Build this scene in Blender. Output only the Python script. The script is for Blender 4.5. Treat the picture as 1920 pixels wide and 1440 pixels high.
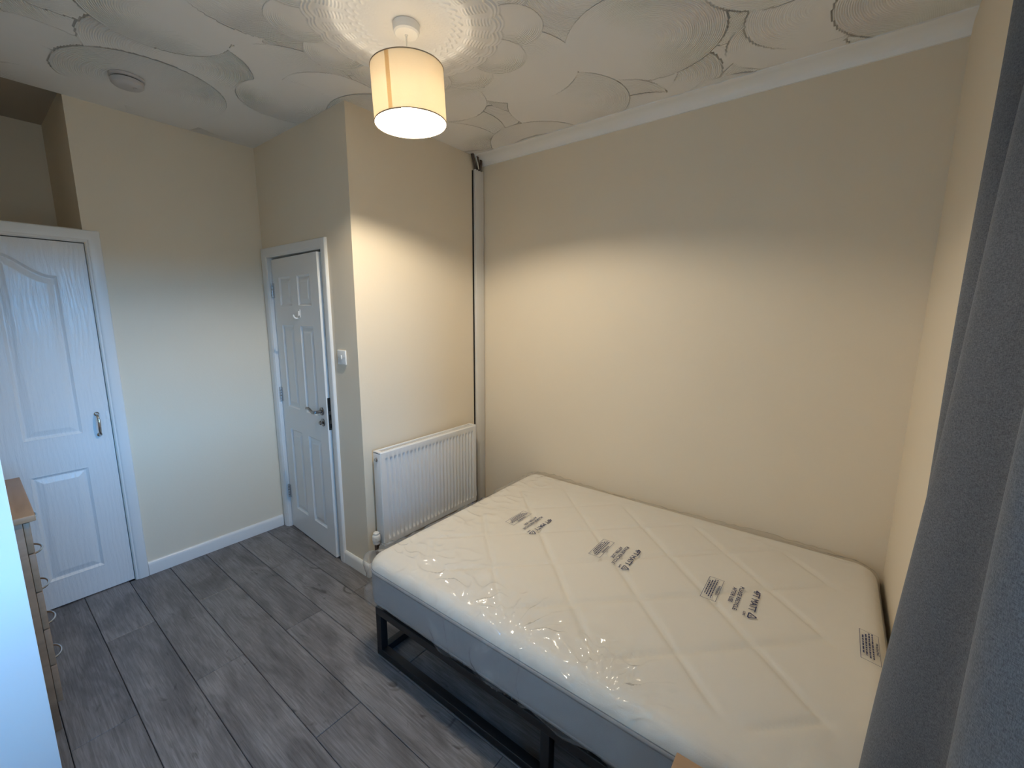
import bpy, bmesh, math, random
import numpy as np
from mathutils import Vector, Matrix, noise as mnoise
from mathutils.geometry import delaunay_2d_cdt

# ------------------------------------------------------------------ scene reset
for o in list(bpy.data.objects):
    bpy.data.objects.remove(o, do_unlink=True)
scene = bpy.context.scene
COL = scene.collection
random.seed(7)
rng = np.random.default_rng(7)

# ------------------------------------------------------------------ room measures (metres)
XB, YR, XD, YL = 2.455, 2.169, 1.384, 3.270     # bed wall, radiator wall, door wall, far wall
XLO, YW, HC = 0.484, -0.271, 2.711              # recess corner, window wall, ceiling
XL = -0.56                                      # left wall
YREC, HREC = 4.02, 2.746                        # recess back wall and ceiling
LX, LY = 1.201, 1.440                           # pendant axis

# ------------------------------------------------------------------ camera
cam_d = bpy.data.cameras.new('camera')
cam = bpy.data.objects.new('camera', cam_d)
COL.objects.link(cam)
yaw, pit, roll = 0.91682, 0.16480, 0.0054
fw = Vector((math.sin(yaw)*math.cos(pit), math.cos(yaw)*math.cos(pit), -math.sin(pit)))
rt = Vector((math.cos(yaw), -math.sin(yaw), 0))
up = rt.cross(fw)
r2 = rt*math.cos(roll) + up*math.sin(roll)
u2 = up*math.cos(roll) - rt*math.sin(roll)
m = Matrix((r2, u2, -fw)).transposed().to_4x4()
m.translation = (0, 0, 1.623)
cam.matrix_world = m
cam_d.sensor_fit = 'HORIZONTAL'
cam_d.sensor_width = 36
cam_d.lens = 797.05/1920*36
cam_d.clip_start = 0.02
scene.camera = cam

# ------------------------------------------------------------------ world: overcast blue daylight
SKY_STRENGTH = 46.0
world = bpy.data.worlds.new('sky')
scene.world = world
world.use_nodes = True
wn, wl = world.node_tree.nodes, world.node_tree.links
wn.clear()
w_tc = wn.new('ShaderNodeTexCoord')
w_sep = wn.new('ShaderNodeSeparateXYZ')
w_ramp = wn.new('ShaderNodeValToRGB')
w_map = wn.new('ShaderNodeMapRange')
w_bg = wn.new('ShaderNodeBackground')
w_out = wn.new('ShaderNodeOutputWorld')
wl.new(w_tc.outputs['Generated'], w_sep.inputs[0])
w_map.inputs['From Min'].default_value = -1
w_map.inputs['From Max'].default_value = 1
wl.new(w_sep.outputs['Z'], w_map.inputs['Value'])
wl.new(w_map.outputs[0], w_ramp.inputs[0])
el = w_ramp.color_ramp.elements
el[0].position, el[0].color = 0.0, (0.035, 0.040, 0.045, 1)
el[1].position, el[1].color = 1.0, (0.022, 0.07, 0.15, 1)
for pos, c in ((0.490, (0.045, 0.055, 0.065, 1)), (0.510, (0.06, 0.08, 0.10, 1)), (0.518, (0.16, 0.50, 1.0, 1)),
               (0.552, (0.15, 0.48, 0.98, 1)), (0.59, (0.10, 0.30, 0.60, 1)), (0.72, (0.045, 0.14, 0.30, 1))):
    e = w_ramp.color_ramp.elements.new(pos)
    e.color = c
wl.new(w_ramp.outputs[0], w_bg.inputs['Color'])
w_bg.inputs['Strength'].default_value = SKY_STRENGTH
wl.new(w_bg.outputs[0], w_out.inputs['Surface'])

# window opening (in the wall behind the camera) and its sampling portal
WX0, WX1, WZ0, WZ1 = -0.50, 0.70, 0.92, 2.12
pl = bpy.data.lights.new('window_portal', 'AREA')
pl.shape = 'RECTANGLE'
pl.size, pl.size_y = WX1-WX0, WZ1-WZ0
pl.cycles.is_portal = True
po = bpy.data.objects.new('window_portal', pl)
po.location = ((WX0+WX1)/2, YW-0.22, (WZ0+WZ1)/2)
po.rotation_euler = (math.radians(90), 0, 0)
COL.objects.link(po)

BULB_STRENGTH = 2500.0

# ------------------------------------------------------------------ colour management
vs = scene.view_settings
vs.view_transform = 'Standard'
vs.look = 'None'
vs.gamma = 1
vs.use_curve_mapping = False
vs.exposure = 0.0
scene.cycles.use_denoising = True
scene.cycles.use_light_tree = False
scene.cycles.adaptive_threshold = 0.035
scene.cycles.max_bounces = 10
scene.cycles.diffuse_bounces = 7
scene.cycles.transparent_max_bounces = 16
scene.cycles.caustics_reflective = False
scene.cycles.caustics_refractive = False
scene.cycles.sample_clamp_indirect = 6.0

# ------------------------------------------------------------------ materials
def mat(name, color, rough=0.6, metal=0.0, spec=0.5, var=0.0, vscale=8.0, bump=0.0, bscale=200.0,
        coat=0.0, vstretch=(1, 1, 1), sheen=0.0):
    M = bpy.data.materials.new(name)
    M.use_nodes = True
    n, l = M.node_tree.nodes, M.node_tree.links
    b = n['Principled BSDF']
    b.inputs['Base Color'].default_value = (*color, 1)
    b.inputs['Roughness'].default_value = rough
    b.inputs['Metallic'].default_value = metal
    b.inputs['Specular IOR Level'].default_value = spec
    b.inputs['Coat Weight'].default_value = coat
    b.inputs['Sheen Weight'].default_value = sheen
    tc = n.new('ShaderNodeTexCoord')
    if var:
        mp = n.new('ShaderNodeMapping')
        mp.inputs['Scale'].default_value = vstretch
        nz = n.new('ShaderNodeTexNoise')
        nz.inputs['Scale'].default_value = vscale
        nz.inputs['Detail'].default_value = 5
        mx = n.new('ShaderNodeMix')
        mx.data_type = 'RGBA'
        l.new(tc.outputs['Object'], mp.inputs['Vector'])
        l.new(mp.outputs[0], nz.inputs['Vector'])
        l.new(nz.outputs['Fac'], mx.inputs['Factor'])
        mx.inputs[6].default_value = (*[c*(1-var) for c in color], 1)
        mx.inputs[7].default_value = (*[min(1, c*(1+var)) for c in color], 1)
        l.new(mx.outputs[2], b.inputs['Base Color'])
    if bump:
        nb = n.new('ShaderNodeTexNoise')
        nb.inputs['Scale'].default_value = bscale
        nb.inputs['Detail'].default_value = 3
        bp = n.new('ShaderNodeBump')
        bp.inputs['Strength'].default_value = 1.0
        bp.inputs['Distance'].default_value = bump
        l.new(tc.outputs['Object'], nb.inputs['Vector'])
        l.new(nb.outputs['Fac'], bp.inputs['Height'])
        l.new(bp.outputs[0], b.inputs['Normal'])
    return M

M_WALL = mat('cream_emulsion', (0.81, 0.715, 0.57), 0.75, spec=0.3, var=0.02, vscale=2.5, bump=0.0004, bscale=90)
M_WHITE = mat('white_gloss_paint', (0.80, 0.80, 0.79), 0.28, var=0.015, vscale=6, bump=0.0002, bscale=60)
M_TRUNK = mat('white_pvc', (0.76, 0.74, 0.70), 0.4, var=0.02)
M_RAD = mat('radiator_enamel', (0.80, 0.80, 0.80), 0.30, var=0.01)
M_RADIN = mat('radiator_inner', (0.25, 0.24, 0.22), 0.7, var=0.1)
M_CHROME = mat('polished_chrome', (0.62, 0.60, 0.58), 0.12, metal=1.0, var=0.05, vscale=30)
M_DKCHROME = mat('dull_dark_chrome', (0.30, 0.28, 0.27), 0.22, metal=1.0, var=0.15, vscale=40)
M_LOCK = mat('tarnished_lock_plate', (0.13, 0.12, 0.11), 0.4, metal=1.0, var=0.35, vscale=60)
M_BLACK = mat('black_powder_coat', (0.012, 0.012, 0.014), 0.45, var=0.1, vscale=30)
M_PLASTIC = mat('white_plastic', (0.82, 0.81, 0.79), 0.35, var=0.01)
M_ALARM = mat('aged_white_plastic', (0.58, 0.55, 0.54), 0.45, var=0.04)
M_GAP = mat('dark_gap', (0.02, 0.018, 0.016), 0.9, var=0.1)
M_PIPE = mat('old_painted_pipe', (0.10, 0.07, 0.055), 0.55, var=0.5, vscale=45)
M_WARD = mat('white_melamine', (0.86, 0.88, 0.89), 0.5, var=0.01)
M_UNDER = mat('floor_underlay', (0.03, 0.028, 0.028), 0.9, var=0.1)
M_HINGE = mat('brushed_steel_hinge', (0.55, 0.55, 0.56), 0.42, metal=0.7, var=0.1, vscale=60)
M_BRASS = mat('brass_valve', (0.25, 0.20, 0.16), 0.35, metal=1.0, var=0.2, vscale=60)
M_SLAT = mat('pine_slat', (0.55, 0.42, 0.27), 0.6, var=0.15, vscale=6, vstretch=(12, 1, 1))
M_MATT = mat('mattress_ticking', (0.80, 0.765, 0.70), 0.85, var=0.02, vscale=20, bump=0.0004, bscale=260)
M_MATTSIDE = mat('mattress_border', (0.40, 0.395, 0.405), 0.9, var=0.05, vscale=15, bump=0.0004, bscale=260)
M_TAPE = mat('mattress_tape', (0.36, 0.355, 0.36), 0.8, var=0.04)
M_INK = mat('blue_print_ink', (0.020, 0.030, 0.11), 0.5, var=0.2, vscale=60)
M_COVE = mat('white_gloss_coving', (0.90, 0.89, 0.87), 0.25, var=0.01)
M_RIM = mat('shade_wire_rim', (0.36, 0.28, 0.20), 0.6, var=0.05)
M_CARCASS = mat('drawer_box_dark', (0.10, 0.075, 0.055), 0.8, var=0.1)

def wood_mat(name, c0, c1, scale=9.0, rough=0.5, axis=(14, 14, 1)):
    M = bpy.data.materials.new(name)
    M.use_nodes = True
    n, l = M.node_tree.nodes, M.node_tree.links
    b = n['Principled BSDF']
    tc = n.new('ShaderNodeTexCoord'); mp = n.new('ShaderNodeMapping')
    mp.inputs['Scale'].default_value = axis
    nz = n.new('ShaderNodeTexNoise'); nz.inputs['Scale'].default_value = scale; nz.inputs['Detail'].default_value = 8
    nz.inputs['Distortion'].default_value = 0.6
    rp = n.new('ShaderNodeValToRGB')
    rp.color_ramp.elements[0].position, rp.color_ramp.elements[0].color = 0.3, (*c0, 1)
    rp.color_ramp.elements[1].position, rp.color_ramp.elements[1].color = 0.7, (*c1, 1)
    l.new(tc.outputs['Object'], mp.inputs[0]); l.new(mp.outputs[0], nz.inputs['Vector'])
    l.new(nz.outputs['Fac'], rp.inputs[0]); l.new(rp.outputs[0], b.inputs['Base Color'])
    b.inputs['Roughness'].default_value = rough
    return M
M_BEECH = wood_mat('beech_laminate', (0.25, 0.165, 0.105), (0.34, 0.23, 0.15), 3.0, 0.45, (1, 1, 8))
M_BEECHT = wood_mat('beech_laminate_top', (0.31, 0.195, 0.115), (0.40, 0.26, 0.16), 3.0, 0.45, (8, 1, 1))

def floor_mat():
    M = bpy.data.materials.new('grey_oak_laminate')
    M.use_nodes = True
    n, l = M.node_tree.nodes, M.node_tree.links
    b = n['Principled BSDF']
    tc = n.new('ShaderNodeTexCoord'); oi = n.new('ShaderNodeObjectInfo')
    off = n.new('ShaderNodeVectorMath'); off.operation = 'MULTIPLY_ADD'
    off.inputs[1].default_value = (37.0, 91.0, 13.0)
    comb = n.new('ShaderNodeCombineXYZ')
    for i in range(3):
        l.new(oi.outputs['Random'], comb.inputs[i])
    l.new(comb.outputs[0], off.inputs[0]); l.new(tc.outputs['Object'], off.inputs[2])
    def nz(scale, stretch, detail=6, dist=0.0):
        mp = n.new('ShaderNodeMapping'); mp.inputs['Scale'].default_value = stretch
        t = n.new('ShaderNodeTexNoise'); t.inputs['Scale'].default_value = scale
        t.inputs['Detail'].default_value = detail; t.inputs['Distortion'].default_value = dist
        l.new(off.outputs[0], mp.inputs[0]); l.new(mp.outputs[0], t.inputs['Vector'])
        return t
    grain = nz(7.0, (22, 1.1, 1), 8, 0.8)
    blot = nz(3.0, (2.6, 0.9, 1), 4, 1.2)
    knot = nz(4.2, (2.2, 1.0, 1), 2, 2.5)
    r1 = n.new('ShaderNodeValToRGB')
    r1.color_ramp.elements[0].position, r1.color_ramp.elements[0].color = 0.28, (0.124, 0.119, 0.122, 1)
    r1.color_ramp.elements[1].position, r1.color_ramp.elements[1].color = 0.72, (0.245, 0.241, 0.250, 1)
    l.new(grain.outputs['Fac'], r1.inputs[0])
    r2 = n.new('ShaderNodeValToRGB')
    r2.color_ramp.elements[0].position, r2.color_ramp.elements[0].color = 0.30, (0.62, 0.60, 0.60, 1)
    r2.color_ramp.elements[1].position, r2.color_ramp.elements[1].color = 0.62, (1.12, 1.10, 1.10, 1)
    l.new(blot.outputs['Fac'], r2.inputs[0])
    r3 = n.new('ShaderNodeValToRGB')
    r3.color_ramp.elements[0].position, r3.color_ramp.elements[0].color = 0.24, (0.45, 0.43, 0.42, 1)
    r3.color_ramp.elements[1].position, r3.color_ramp.elements[1].color = 0.33, (1, 1, 1, 1)
    l.new(knot.outputs['Fac'], r3.inputs[0])
    m1 = n.new('ShaderNodeMix'); m1.data_type = 'RGBA'; m1.blend_type = 'MULTIPLY'; m1.inputs['Factor'].default_value = 1
    l.new(r1.outputs[0], m1.inputs[6]); l.new(r2.outputs[0], m1.inputs[7])
    m2 = n.new('ShaderNodeMix'); m2.data_type = 'RGBA'; m2.blend_type = 'MULTIPLY'; m2.inputs['Factor'].default_value = 1
    l.new(m1.outputs[2], m2.inputs[6]); l.new(r3.outputs[0], m2.inputs[7])
    hs = n.new('ShaderNodeHueSaturation')
    mr = n.new('ShaderNodeMapRange'); mr.inputs['To Min'].default_value = 0.88; mr.inputs['To Max'].default_value = 1.10
    l.new(oi.outputs['Random'], mr.inputs['Value']); l.new(mr.outputs[0], hs.inputs['Value'])
    l.new(m2.outputs[2], hs.inputs['Color']); l.new(hs.outputs[0], b.inputs['Base Color'])
    b.inputs['Roughness'].default_value = 0.40
    bp = n.new('ShaderNodeBump'); bp.inputs['Distance'].default_value = 0.0006
    l.new(grain.outputs['Fac'], bp.inputs['Height']); l.new(bp.outputs[0], b.inputs['Normal'])
    return M
M_FLOOR = floor_mat()

def door_mat():
    """white paint over an embossed wood grain"""
    M = mat('white_grained_door', (0.80, 0.80, 0.80), 0.22, var=0.01)
    n, l = M.node_tree.nodes, M.node_tree.links
    tc = n.new('ShaderNodeTexCoord'); mp = n.new('ShaderNodeMapping')
    mp.inputs['Scale'].default_value = (26, 26, 2.0)
    nz = n.new('ShaderNodeTexNoise'); nz.inputs['Scale'].default_value = 5.0
    nz.inputs['Detail'].default_value = 7; nz.inputs['Distortion'].default_value = 1.4
    wv = n.new('ShaderNodeTexWave'); wv.bands_direction = 'X'
    wv.inputs['Scale'].default_value = 5.0; wv.inputs['Distortion'].default_value = 14.0
    wv.inputs['Detail'].default_value = 3.0; wv.inputs['Detail Scale'].default_value = 0.6
    mp2 = n.new('ShaderNodeMapping'); mp2.inputs['Scale'].default_value = (3.0, 3.0, 0.7)
    l.new(tc.outputs['Object'], mp2.inputs[0]); l.new(mp2.outputs[0], wv.inputs['Vector'])
    l.new(tc.outputs['Object'], mp.inputs[0]); l.new(mp.outputs[0], nz.inputs['Vector'])
    ad = n.new('ShaderNodeMath'); ad.operation = 'MULTIPLY_ADD'; ad.inputs[1].default_value = 0.35
    l.new(wv.outputs['Fac'], ad.inputs[0]); l.new(nz.outputs['Fac'], ad.inputs[2])
    bp = n.new('ShaderNodeBump'); bp.inputs['Distance'].default_value = 0.0016
    l.new(ad.outputs[0], bp.inputs['Height'])
    l.new(bp.outputs[0], n['Principled BSDF'].inputs['Normal'])
    return M
M_DOOR = door_mat()

def ceiling_mat():
    M = mat('white_artex', (0.86, 0.835, 0.80), 0.8, spec=0.3, var=0.02, vscale=2)
    n, l = M.node_tree.nodes, M.node_tree.links
    a = n.new('ShaderNodeAttribute'); a.attribute_name = 'comb'
    p = n.new('ShaderNodeAttribute'); p.attribute_name = 'amp'
    mu = n.new('ShaderNodeMath'); mu.operation = 'MULTIPLY'; mu.inputs[1].default_value = 2*math.pi
    sn = n.new('ShaderNodeMath'); sn.operation = 'SINE'
    am = n.new('ShaderNodeMath'); am.operation = 'MULTIPLY'
    l.new(a.outputs['Fac'], mu.inputs[0]); l.new(mu.outputs[0], sn.inputs[0])
    l.new(sn.outputs[0], am.inputs[0]); l.new(p.outputs['Fac'], am.inputs[1])
    bp = n.new('ShaderNodeBump'); bp.inputs['Distance'].default_value = 0.0018
    l.new(am.outputs[0], bp.inputs['Height'])
    l.new(bp.outputs[0], n['Principled BSDF'].inputs['Normal'])
    return M
M_CEIL = ceiling_mat()
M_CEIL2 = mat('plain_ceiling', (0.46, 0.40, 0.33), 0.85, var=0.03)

def fabric_mat():
    M = mat('grey_blue_woven_curtain', (0.130, 0.150, 0.185), 0.95, spec=0.1, var=0.0, sheen=0.25)
    n, l = M.node_tree.nodes, M.node_tree.links
    b = n['Principled BSDF']
    uv = n.new('ShaderNodeTexCoord')
    mp = n.new('ShaderNodeMapping'); mp.inputs['Scale'].default_value = (900, 900, 240)
    nz = n.new('ShaderNodeTexNoise'); nz.inputs['Scale'].default_value = 1.0; nz.inputs['Detail'].default_value = 3
    mp2 = n.new('ShaderNodeMapping'); mp2.inputs['Scale'].default_value = (200, 200, 1100)
    nz2 = n.new('ShaderNodeTexNoise'); nz2.inputs['Scale'].default_value = 1.0; nz2.inputs['Detail'].default_value = 3
    l.new(uv.outputs['Object'], mp.inputs[0]); l.new(mp.outputs[0], nz.inputs['Vector'])
    l.new(uv.outputs['Object'], mp2.inputs[0]); l.new(mp2.outputs[0], nz2.inputs['Vector'])
    ad = n.new('ShaderNodeMath'); ad.operation = 'ADD'
    l.new(nz.outputs['Fac'], ad.inputs[0]); l.new(nz2.outputs['Fac'], ad.inputs[1])
    rp = n.new('ShaderNodeValToRGB')
    rp.color_ramp.elements[0].position, rp.color_ramp.elements[0].color = 0.75, (0.080, 0.085, 0.098, 1)
    rp.color_ramp.elements[1].position, rp.color_ramp.elements[1].color = 1.25, (0.185, 0.192, 0.210, 1)
    mr = n.new('ShaderNodeMapRange'); mr.inputs['From Min'].default_value = 0.7; mr.inputs['From Max'].default_value = 1.3
    rp.color_ramp.elements[0].position, rp.color_ramp.elements[1].position = 0.1, 0.9
    l.new(ad.outputs[0], mr.inputs['Value']); l.new(mr.outputs[0], rp.inputs[0]); l.new(rp.outputs[0], b.inputs['Base Color'])
    bp = n.new('ShaderNodeBump'); bp.inputs['Distance'].default_value = 0.0006
    l.new(ad.outputs[0], bp.inputs['Height']); l.new(bp.outputs[0], b.inputs['Normal'])
    return M
M_CURTAIN = fabric_mat()

def film_mat():
    """clear polythene: see-through with a glossy skin"""
    M = bpy.data.materials.new('clear_polythene')
    M.use_nodes = True
    n, l = M.node_tree.nodes, M.node_tree.links
    n.clear()
    out = n.new('ShaderNodeOutputMaterial')
    tr = n.new('ShaderNodeBsdfTransparent'); tr.inputs[0].default_value = (0.995, 0.995, 0.995, 1)
    df = n.new('ShaderNodeBsdfDiffuse'); df.inputs[0].default_value = (0.94, 0.94, 0.95, 1)
    gl = n.new('ShaderNodeBsdfGlossy'); gl.inputs['Roughness'].default_value = 0.16
    lw = n.new('ShaderNodeLayerWeight')
    pw = n.new('ShaderNodeMath'); pw.operation = 'POWER'; pw.inputs[1].default_value = 5
    ma = n.new('ShaderNodeMath'); ma.operation = 'MULTIPLY_ADD'; ma.inputs[1].default_value = 0.92; ma.inputs[2].default_value = 0.06
    l.new(lw.outputs['Facing'], pw.inputs[0]); l.new(pw.outputs[0], ma.inputs[0])
    tc = n.new('ShaderNodeTexCoord')
    nz = n.new('ShaderNodeTexNoise'); nz.inputs['Scale'].default_value = 26; nz.inputs['Detail'].default_value = 3
    nz.inputs['Distortion'].default_value = 1.5
    bp = n.new('ShaderNodeBump'); bp.inputs['Distance'].default_value = 0.0012
    l.new(tc.outputs['Object'], nz.inputs['Vector']); l.new(nz.outputs['Fac'], bp.inputs['Height'])
    l.new(bp.outputs[0], gl.inputs['Normal']); l.new(bp.outputs[0], lw.inputs['Normal'])
    m1 = n.new('ShaderNodeMixShader'); m1.inputs[0].default_value = 0.07
    l.new(tr.outputs[0], m1.inputs[1]); l.new(df.outputs[0], m1.inputs[2])
    m2 = n.new('ShaderNodeMixShader')
    l.new(ma.outputs[0], m2.inputs[0]); l.new(m1.outputs[0], m2.inputs[1]); l.new(gl.outputs[0], m2.inputs[2])
    l.new(m2.outputs[0], out.inputs['Surface'])
    return M
M_FILM = film_mat()

def glass_mat():
    M = bpy.data.materials.new('window_glass')
    M.use_nodes = True
    n, l = M.node_tree.nodes, M.node_tree.links
    n.clear()
    out = n.new('ShaderNodeOutputMaterial'); tr = n.new('ShaderNodeBsdfTransparent')
    tr.inputs[0].default_value = (0.94, 0.97, 0.97, 1)
    gl = n.new('ShaderNodeBsdfGlossy'); gl.inputs['Roughness'].default_value = 0.02
    fr = n.new('ShaderNodeLayerWeight'); mx = n.new('ShaderNodeMixShader')
    pw = n.new('ShaderNodeMath'); pw.operation = 'POWER'; pw.inputs[1].default_value = 5
    ma = n.new('ShaderNodeMath'); ma.operation = 'MULTIPLY_ADD'; ma.inputs[1].default_value = 0.95; ma.inputs[2].default_value = 0.04
    l.new(fr.outputs['Facing'], pw.inputs[0]); l.new(pw.outputs[0], ma.inputs[0])
    l.new(ma.outputs[0], mx.inputs[0]); l.new(tr.outputs[0], mx.inputs[1]); l.new(gl.outputs[0], mx.inputs[2])
    l.new(mx.outputs[0], out.inputs['Surface'])
    return M
M_GLASS = glass_mat()

def shade_mat():
    M = bpy.data.materials.new('cream_lampshade_fabric')
    M.use_nodes = True
    n, l = M.node_tree.nodes, M.node_tree.links
    n.clear()
    out = n.new('ShaderNodeOutputMaterial')
    df = n.new('ShaderNodeBsdfDiffuse'); tl = n.new('ShaderNodeBsdfTranslucent')
    tc = n.new('ShaderNodeTexCoord'); nz = n.new('ShaderNodeTexNoise'); nz.inputs['Scale'].default_value = 300
    rp = n.new('ShaderNodeValToRGB')
    rp.color_ramp.elements[0].color = (0.80, 0.715, 0.58, 1); rp.color_ramp.elements[1].color = (0.86, 0.78, 0.645, 1)
    l.new(tc.outputs['Object'], nz.inputs['Vector']); l.new(nz.outputs['Fac'], rp.inputs[0])
    df.inputs[0].default_value = (0.90, 0.85, 0.75, 1)
    l.new(rp.outputs[0], tl.inputs[0])
    mx = n.new('ShaderNodeMixShader'); mx.inputs[0].default_value = SHADE_T
    l.new(df.outputs[0], mx.inputs[1]); l.new(tl.outputs[0], mx.inputs[2])
    l.new(mx.outputs[0], out.inputs['Surface'])
    return M
SHADE_T = 0.54
M_SHADE = shade_mat()

def seam_mat():
    M = bpy.data.materials.new('shade_overlap_seam')
    M.use_nodes = True
    n, l = M.node_tree.nodes, M.node_tree.links
    n.clear()
    out = n.new('ShaderNodeOutputMaterial')
    df = n.new('ShaderNodeBsdfDiffuse'); tl = n.new('ShaderNodeBsdfTranslucent')
    df.inputs[0].default_value = (0.60, 0.49, 0.34, 1)
    tc = n.new('ShaderNodeTexCoord'); nz = n.new('ShaderNodeTexNoise'); nz.inputs['Scale'].default_value = 200
    rp = n.new('ShaderNodeValToRGB')
    rp.color_ramp.elements[0].color = (0.72, 0.59, 0.41, 1); rp.color_ramp.elements[1].color = (0.79, 0.66, 0.48, 1)
    l.new(tc.outputs['Object'], nz.inputs['Vector']); l.new(nz.outputs['Fac'], rp.inputs[0]); l.new(rp.outputs[0], tl.inputs[0])
    mx = n.new('ShaderNodeMixShader'); mx.inputs[0].default_value = 0.8
    l.new(df.outputs[0], mx.inputs[1]); l.new(tl.outputs[0], mx.inputs[2]); l.new(mx.outputs[0], out.inputs['Surface'])
    return M
M_SEAMT = seam_mat()

def bulb_mat():
    M = bpy.data.materials.new('lit_bulb')
    M.use_nodes = True
    n, l = M.node_tree.nodes, M.node_tree.links
    n.clear()
    out = n.new('ShaderNodeOutputMaterial'); em = n.new('ShaderNodeEmission')
    em.inputs[0].default_value = (1.0, 0.875, 0.685, 1)
    # the LED board faces down, so the diffuser is brightest below and dim near its collar
    ge = n.new('ShaderNodeNewGeometry'); sx = n.new('ShaderNodeSeparateXYZ')
    mr = n.new('ShaderNodeMapRange'); mr.interpolation_type = 'SMOOTHSTEP'
    mr.inputs['From Min'].default_value = -0.02; mr.inputs['From Max'].default_value = -0.85
    mr.inputs['To Min'].default_value = BULB_STRENGTH*0.014; mr.inputs['To Max'].default_value = BULB_STRENGTH
    l.new(ge.outputs['True Normal'], sx.inputs[0]); l.new(sx.outputs['Z'], mr.inputs['Value'])
    l.new(mr.outputs[0], em.inputs[1])
    l.new(em.outputs[0], out.inputs['Surface'])
    return M
M_BULB = bulb_mat()

# ------------------------------------------------------------------ object helpers
WL = {}   # world location of every object made here

def link(o, loc, parent=None):
    COL.objects.link(o)
    loc = Vector(loc)
    WL[o.name] = loc
    if parent is not None:
        o.parent = parent
        o.location = loc - WL[parent.name]
    else:
        o.location = loc
    return o

def tag(o, label=None, cat=None, group=None, kind=None):
    if label: o['label'] = label
    if cat: o['category'] = cat
    if group: o['group'] = group
    if kind: o['kind'] = kind
    return o

def empty(name, loc, label=None, cat=None, kind=None, group=None):
    o = bpy.data.objects.new(name, None)
    o.empty_display_size = 0.05
    link(o, loc)
    return tag(o, label, cat, group, kind)

def from_bm(name, bm, material, parent=None, smooth=False, angle=None, recalc=True):
    """bmesh in world coordinates -> one object with its origin at its own centre"""
    if recalc:
        bmesh.ops.recalc_face_normals(bm, faces=bm.faces)
    co = [v.co for v in bm.verts]
    c = Vector([(min(p[i] for p in co)+max(p[i] for p in co))/2 for i in range(3)])
    bmesh.ops.translate(bm, verts=bm.verts, vec=-c)
    me = bpy.data.meshes.new(name)
    bm.to_mesh(me)
    bm.free()
    if material: me.materials.append(material)
    if smooth:
        me.shade_smooth()
        if angle:
            me.set_sharp_from_angle(angle=math.radians(angle))
    o = bpy.data.objects.new(name, me)
    return link(o, c, parent)

def add_box(bm, lo, hi, bevel=0.0, seg=2):
    lo, hi = Vector(lo), Vector(hi)
    r = bmesh.ops.create_cube(bm, size=1)
    vs_ = r['verts']
    for v in vs_:
        v.co = Vector([lo[i] + (v.co[i]+0.5)*(hi[i]-lo[i]) for i in range(3)])
    if bevel:
        es = list({e for v in vs_ for e in v.link_edges})
        bmesh.ops.bevel(bm, geom=es, offset=bevel, segments=seg, affect='EDGES', profile=0.5)

def box(name, lo, hi, material, parent=None, bevel=0.0, seg=2):
    bm = bmesh.new()
    add_box(bm, lo, hi, bevel, seg)
    return from_bm(name, bm, material, parent, smooth=bevel > 0, angle=50 if bevel else None)

def boxes(name, lst, material, parent=None, bevel=0.0):
    bm = bmesh.new()
    for lo, hi in lst:
        add_box(bm, lo, hi, bevel)
    return from_bm(name, bm, material, parent, smooth=bevel > 0, angle=50 if bevel else None)

def struct(o, label, cat):
    return tag(o, label, cat, kind='structure')

def add_lathe(bm, prof, origin, axis=(0, 0, 1), seg=32, cap=True):
    """prof: list of (radius, height along axis)"""
    ax = Vector(axis).normalized()
    q = ax.to_track_quat('Z', 'Y')
    rings = []
    for r, h in prof:
        ring = []
        for k in range(seg):
            a = 2*math.pi*k/seg
            ring.append(bm.verts.new(Vector(origin) + q @ Vector((r*math.cos(a), r*math.sin(a), h))))
        rings.append(ring)
    for a, b in zip(rings, rings[1:]):
        for k in range(seg):
            bm.faces.new((a[k], a[(k+1) % seg], b[(k+1) % seg], b[k]))
    if cap:
        bm.faces.new(rings[0][::-1])
        bm.faces.new(rings[-1])

def lathe(name, prof, origin, material, parent=None, axis=(0, 0, 1), seg=32, cap=True, angle=35):
    bm = bmesh.new()
    add_lathe(bm, prof, origin, axis, seg, cap)
    return from_bm(name, bm, material, parent, smooth=True, angle=angle)

def add_tube(bm, pts, rad, seg=10, flat=1.0, flat_axis=None):
    pts = [Vector(p) for p in pts]
    rad = rad if isinstance(rad, (list, tuple)) else [rad]*len(pts)
    rings = []
    ref = Vector((0, 0, 1))
    for i, p in enumerate(pts):
        t = (pts[min(i+1, len(pts)-1)] - pts[max(i-1, 0)]).normalized()
        r = ref if abs(t.dot(ref)) < 0.9 else Vector((1, 0, 0))
        if flat_axis: r = Vector(flat_axis)
        a = t.cross(r).normalized()
        b = a.cross(t).normalized()
        ring = []
        for k in range(seg):
            an = 2*math.pi*k/seg
            ring.append(bm.verts.new(p + a*math.cos(an)*rad[i] + b*math.sin(an)*rad[i]*flat))
        rings.append(ring)
    for a, b in zip(rings, rings[1:]):
        for k in range(seg):
            bm.faces.new((a[k], a[(k+1) % seg], b[(k+1) % seg], b[k]))
    bm.faces.new(rings[0][::-1]); bm.faces.new(rings[-1])

def tube(name, pts, rad, material, parent=None, seg=10, **kw):
    bm = bmesh.new()
    add_tube(bm, pts, rad, seg, **kw)
    return from_bm(name, bm, material, parent, smooth=True, angle=60)

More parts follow.
